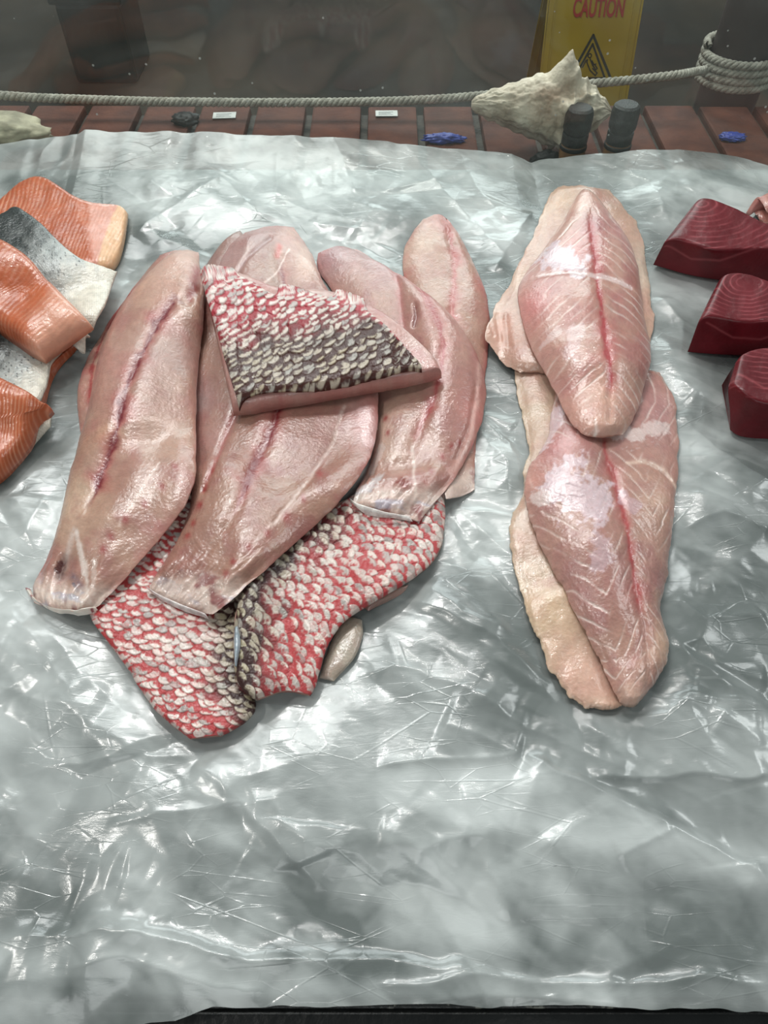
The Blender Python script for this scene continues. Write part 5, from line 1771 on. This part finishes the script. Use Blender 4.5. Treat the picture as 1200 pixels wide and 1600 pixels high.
# lettering
cu = bpy.data.curves.new('lettering', 'FONT')
cu.body = 'CAUTION'
cu.align_x = 'CENTER'
cu.size = 1.0
cu.offset = 0.022
cu.extrude = 0.004
to = bpy.data.objects.new('lettering', cu)
C.objects.link(to)
bpy.context.view_layer.update()
me = bpy.data.meshes.new_from_object(to.evaluated_get(bpy.context.evaluated_depsgraph_get()))
bpy.data.objects.remove(to)
co = np.empty(len(me.vertices) * 3)
me.vertices.foreach_get('co', co)
co = co.reshape(-1, 3)
x0, zb_ = S(894, 27)
x1, _ = S(973, 28)
_, zt_ = S(933, -4)
lo, hi = co.min(0), co.max(0)
nx = x0 + (co[:, 0] - lo[0]) / (hi[0] - lo[0]) * (x1 - x0)
nz_ = zb_ + (co[:, 1] - lo[1]) / (hi[1] - lo[1]) * (zt_ - zb_)
ny = -0.0012 + (co[:, 2] - lo[2]) / (hi[2] - lo[2] + 1e-9) * -0.001
new = np.stack([nx, ny, nz_], 1) @ np.array(RX.transposed())
me.vertices.foreach_set('co', new.ravel())
me.materials.clear()
me.materials.append(M_RED)
lt = bpy.data.objects.new('lettering', me)
C.objects.link(lt)
lt.parent = fp
lt['label'] = 'red printed word CAUTION'

# dark bin further back
M_BIN = mat_plain('dark_green_bin_plastic', '#20231f', '#2a2d28', scale=10, rough=0.4, bump=0.1)
xb, zb2 = at_depth(158, 95, 3.4)
t = empty('storage_bin', (float(xb), 3.55, 0))
tag(t, 'dark green-black plastic bin standing on the floor far behind the ledge', 'bin')
bm = bmesh.new()
add_box(bm, (-0.13, -0.15, 0.0), (0.13, 0.15, 0.30), 0.02)
bm_obj('bin_body', bm, M_BIN, t)
bm = bmesh.new()
add_box(bm, (-0.145, -0.165, 0.295), (0.145, 0.165, 0.33), 0.012)
bm_obj('bin_lid', bm, M_BIN, t)


# ------------------------------------------------------------------ the pane
def mat_glass():
    m = bpy.data.materials.new('dusty_scratched_pane')
    n, b, out = nt(m)
    tr = n.nodes.new('ShaderNodeBsdfTransparent')
    tr.inputs['Color'].default_value = (0.95, 0.975, 0.96, 1)
    gl = n.nodes.new('ShaderNodeBsdfGlossy')
    gl.inputs['Roughness'].default_value = 0.04
    fr = n.nodes.new('ShaderNodeFresnel')
    fr.inputs['IOR'].default_value = 1.5
    m1 = n.nodes.new('ShaderNodeMixShader')
    ge = n.nodes.new('ShaderNodeNewGeometry')
    fb = n.nodes.new('ShaderNodeMath')       # the far face of the sheet only lets light through
    fb.operation = 'SUBTRACT'
    fb.use_clamp = True
    n.links.new(fr.outputs['Fac'], fb.inputs[0])
    n.links.new(ge.outputs['Backfacing'], fb.inputs[1])
    n.links.new(fb.outputs[0], m1.inputs['Fac'])
    n.links.new(tr.outputs['BSDF'], m1.inputs[1])
    n.links.new(gl.outputs['BSDF'], m1.inputs[2])
    tc = n.nodes.new('ShaderNodeTexCoord')
    # dust film and smears
    nz = n.nodes.new('ShaderNodeTexNoise')
    nz.inputs['Scale'].default_value = 7
    nz.inputs['Detail'].default_value = 6
    n.links.new(tc.outputs['Object'], nz.inputs['Vector'])
    mr = n.nodes.new('ShaderNodeMapRange')
    mr.inputs['From Min'].default_value = 0.35
    mr.inputs['From Max'].default_value = 0.75
    mr.inputs['To Min'].default_value = 0.02
    mr.inputs['To Max'].default_value = 0.10
    n.links.new(nz.outputs['Fac'], mr.inputs['Value'])
    # chips and specks
    vo = n.nodes.new('ShaderNodeTexVoronoi')
    vo.inputs['Scale'].default_value = 34
    vo.inputs['Randomness'].default_value = 1.0
    n.links.new(tc.outputs['Object'], vo.inputs['Vector'])
    lt_ = n.nodes.new('ShaderNodeMath')
    lt_.operation = 'LESS_THAN'
    lt_.inputs[1].default_value = 0.045
    n.links.new(vo.outputs['Distance'], lt_.inputs[0])
    sc2 = n.nodes.new('ShaderNodeMath')
    sc2.operation = 'MULTIPLY'
    sc2.inputs[1].default_value = 0.7
    n.links.new(lt_.outputs[0], sc2.inputs[0])
    mxm = n.nodes.new('ShaderNodeMath')
    mxm.operation = 'MAXIMUM'
    n.links.new(mr.outputs['Result'], mxm.inputs[0])
    n.links.new(sc2.outputs[0], mxm.inputs[1])
    df = n.nodes.new('ShaderNodeBsdfDiffuse')
    df.inputs['Color'].default_value = (0.55, 0.58, 0.55, 1)
    m2 = n.nodes.new('ShaderNodeMixShader')
    n.links.new(mxm.outputs[0], m2.inputs['Fac'])
    n.links.new(m1.outputs['Shader'], m2.inputs[1])
    n.links.new(df.outputs['BSDF'], m2.inputs[2])
    n.links.new(m2.outputs['Shader'], out.inputs['Surface'])
    return m


bm = bmesh.new()
add_box(bm, (-0.75, YB + 0.002, CZ - 0.03), (0.75, YB + 0.008, CZ + 0.24), 0.0008)
o = bm_obj('glass_pane', bm, mat_glass())
o.location = (0, 0, 0)
tag(o, 'dusty scratched clear pane standing along the back of the counter', 'glass pane')
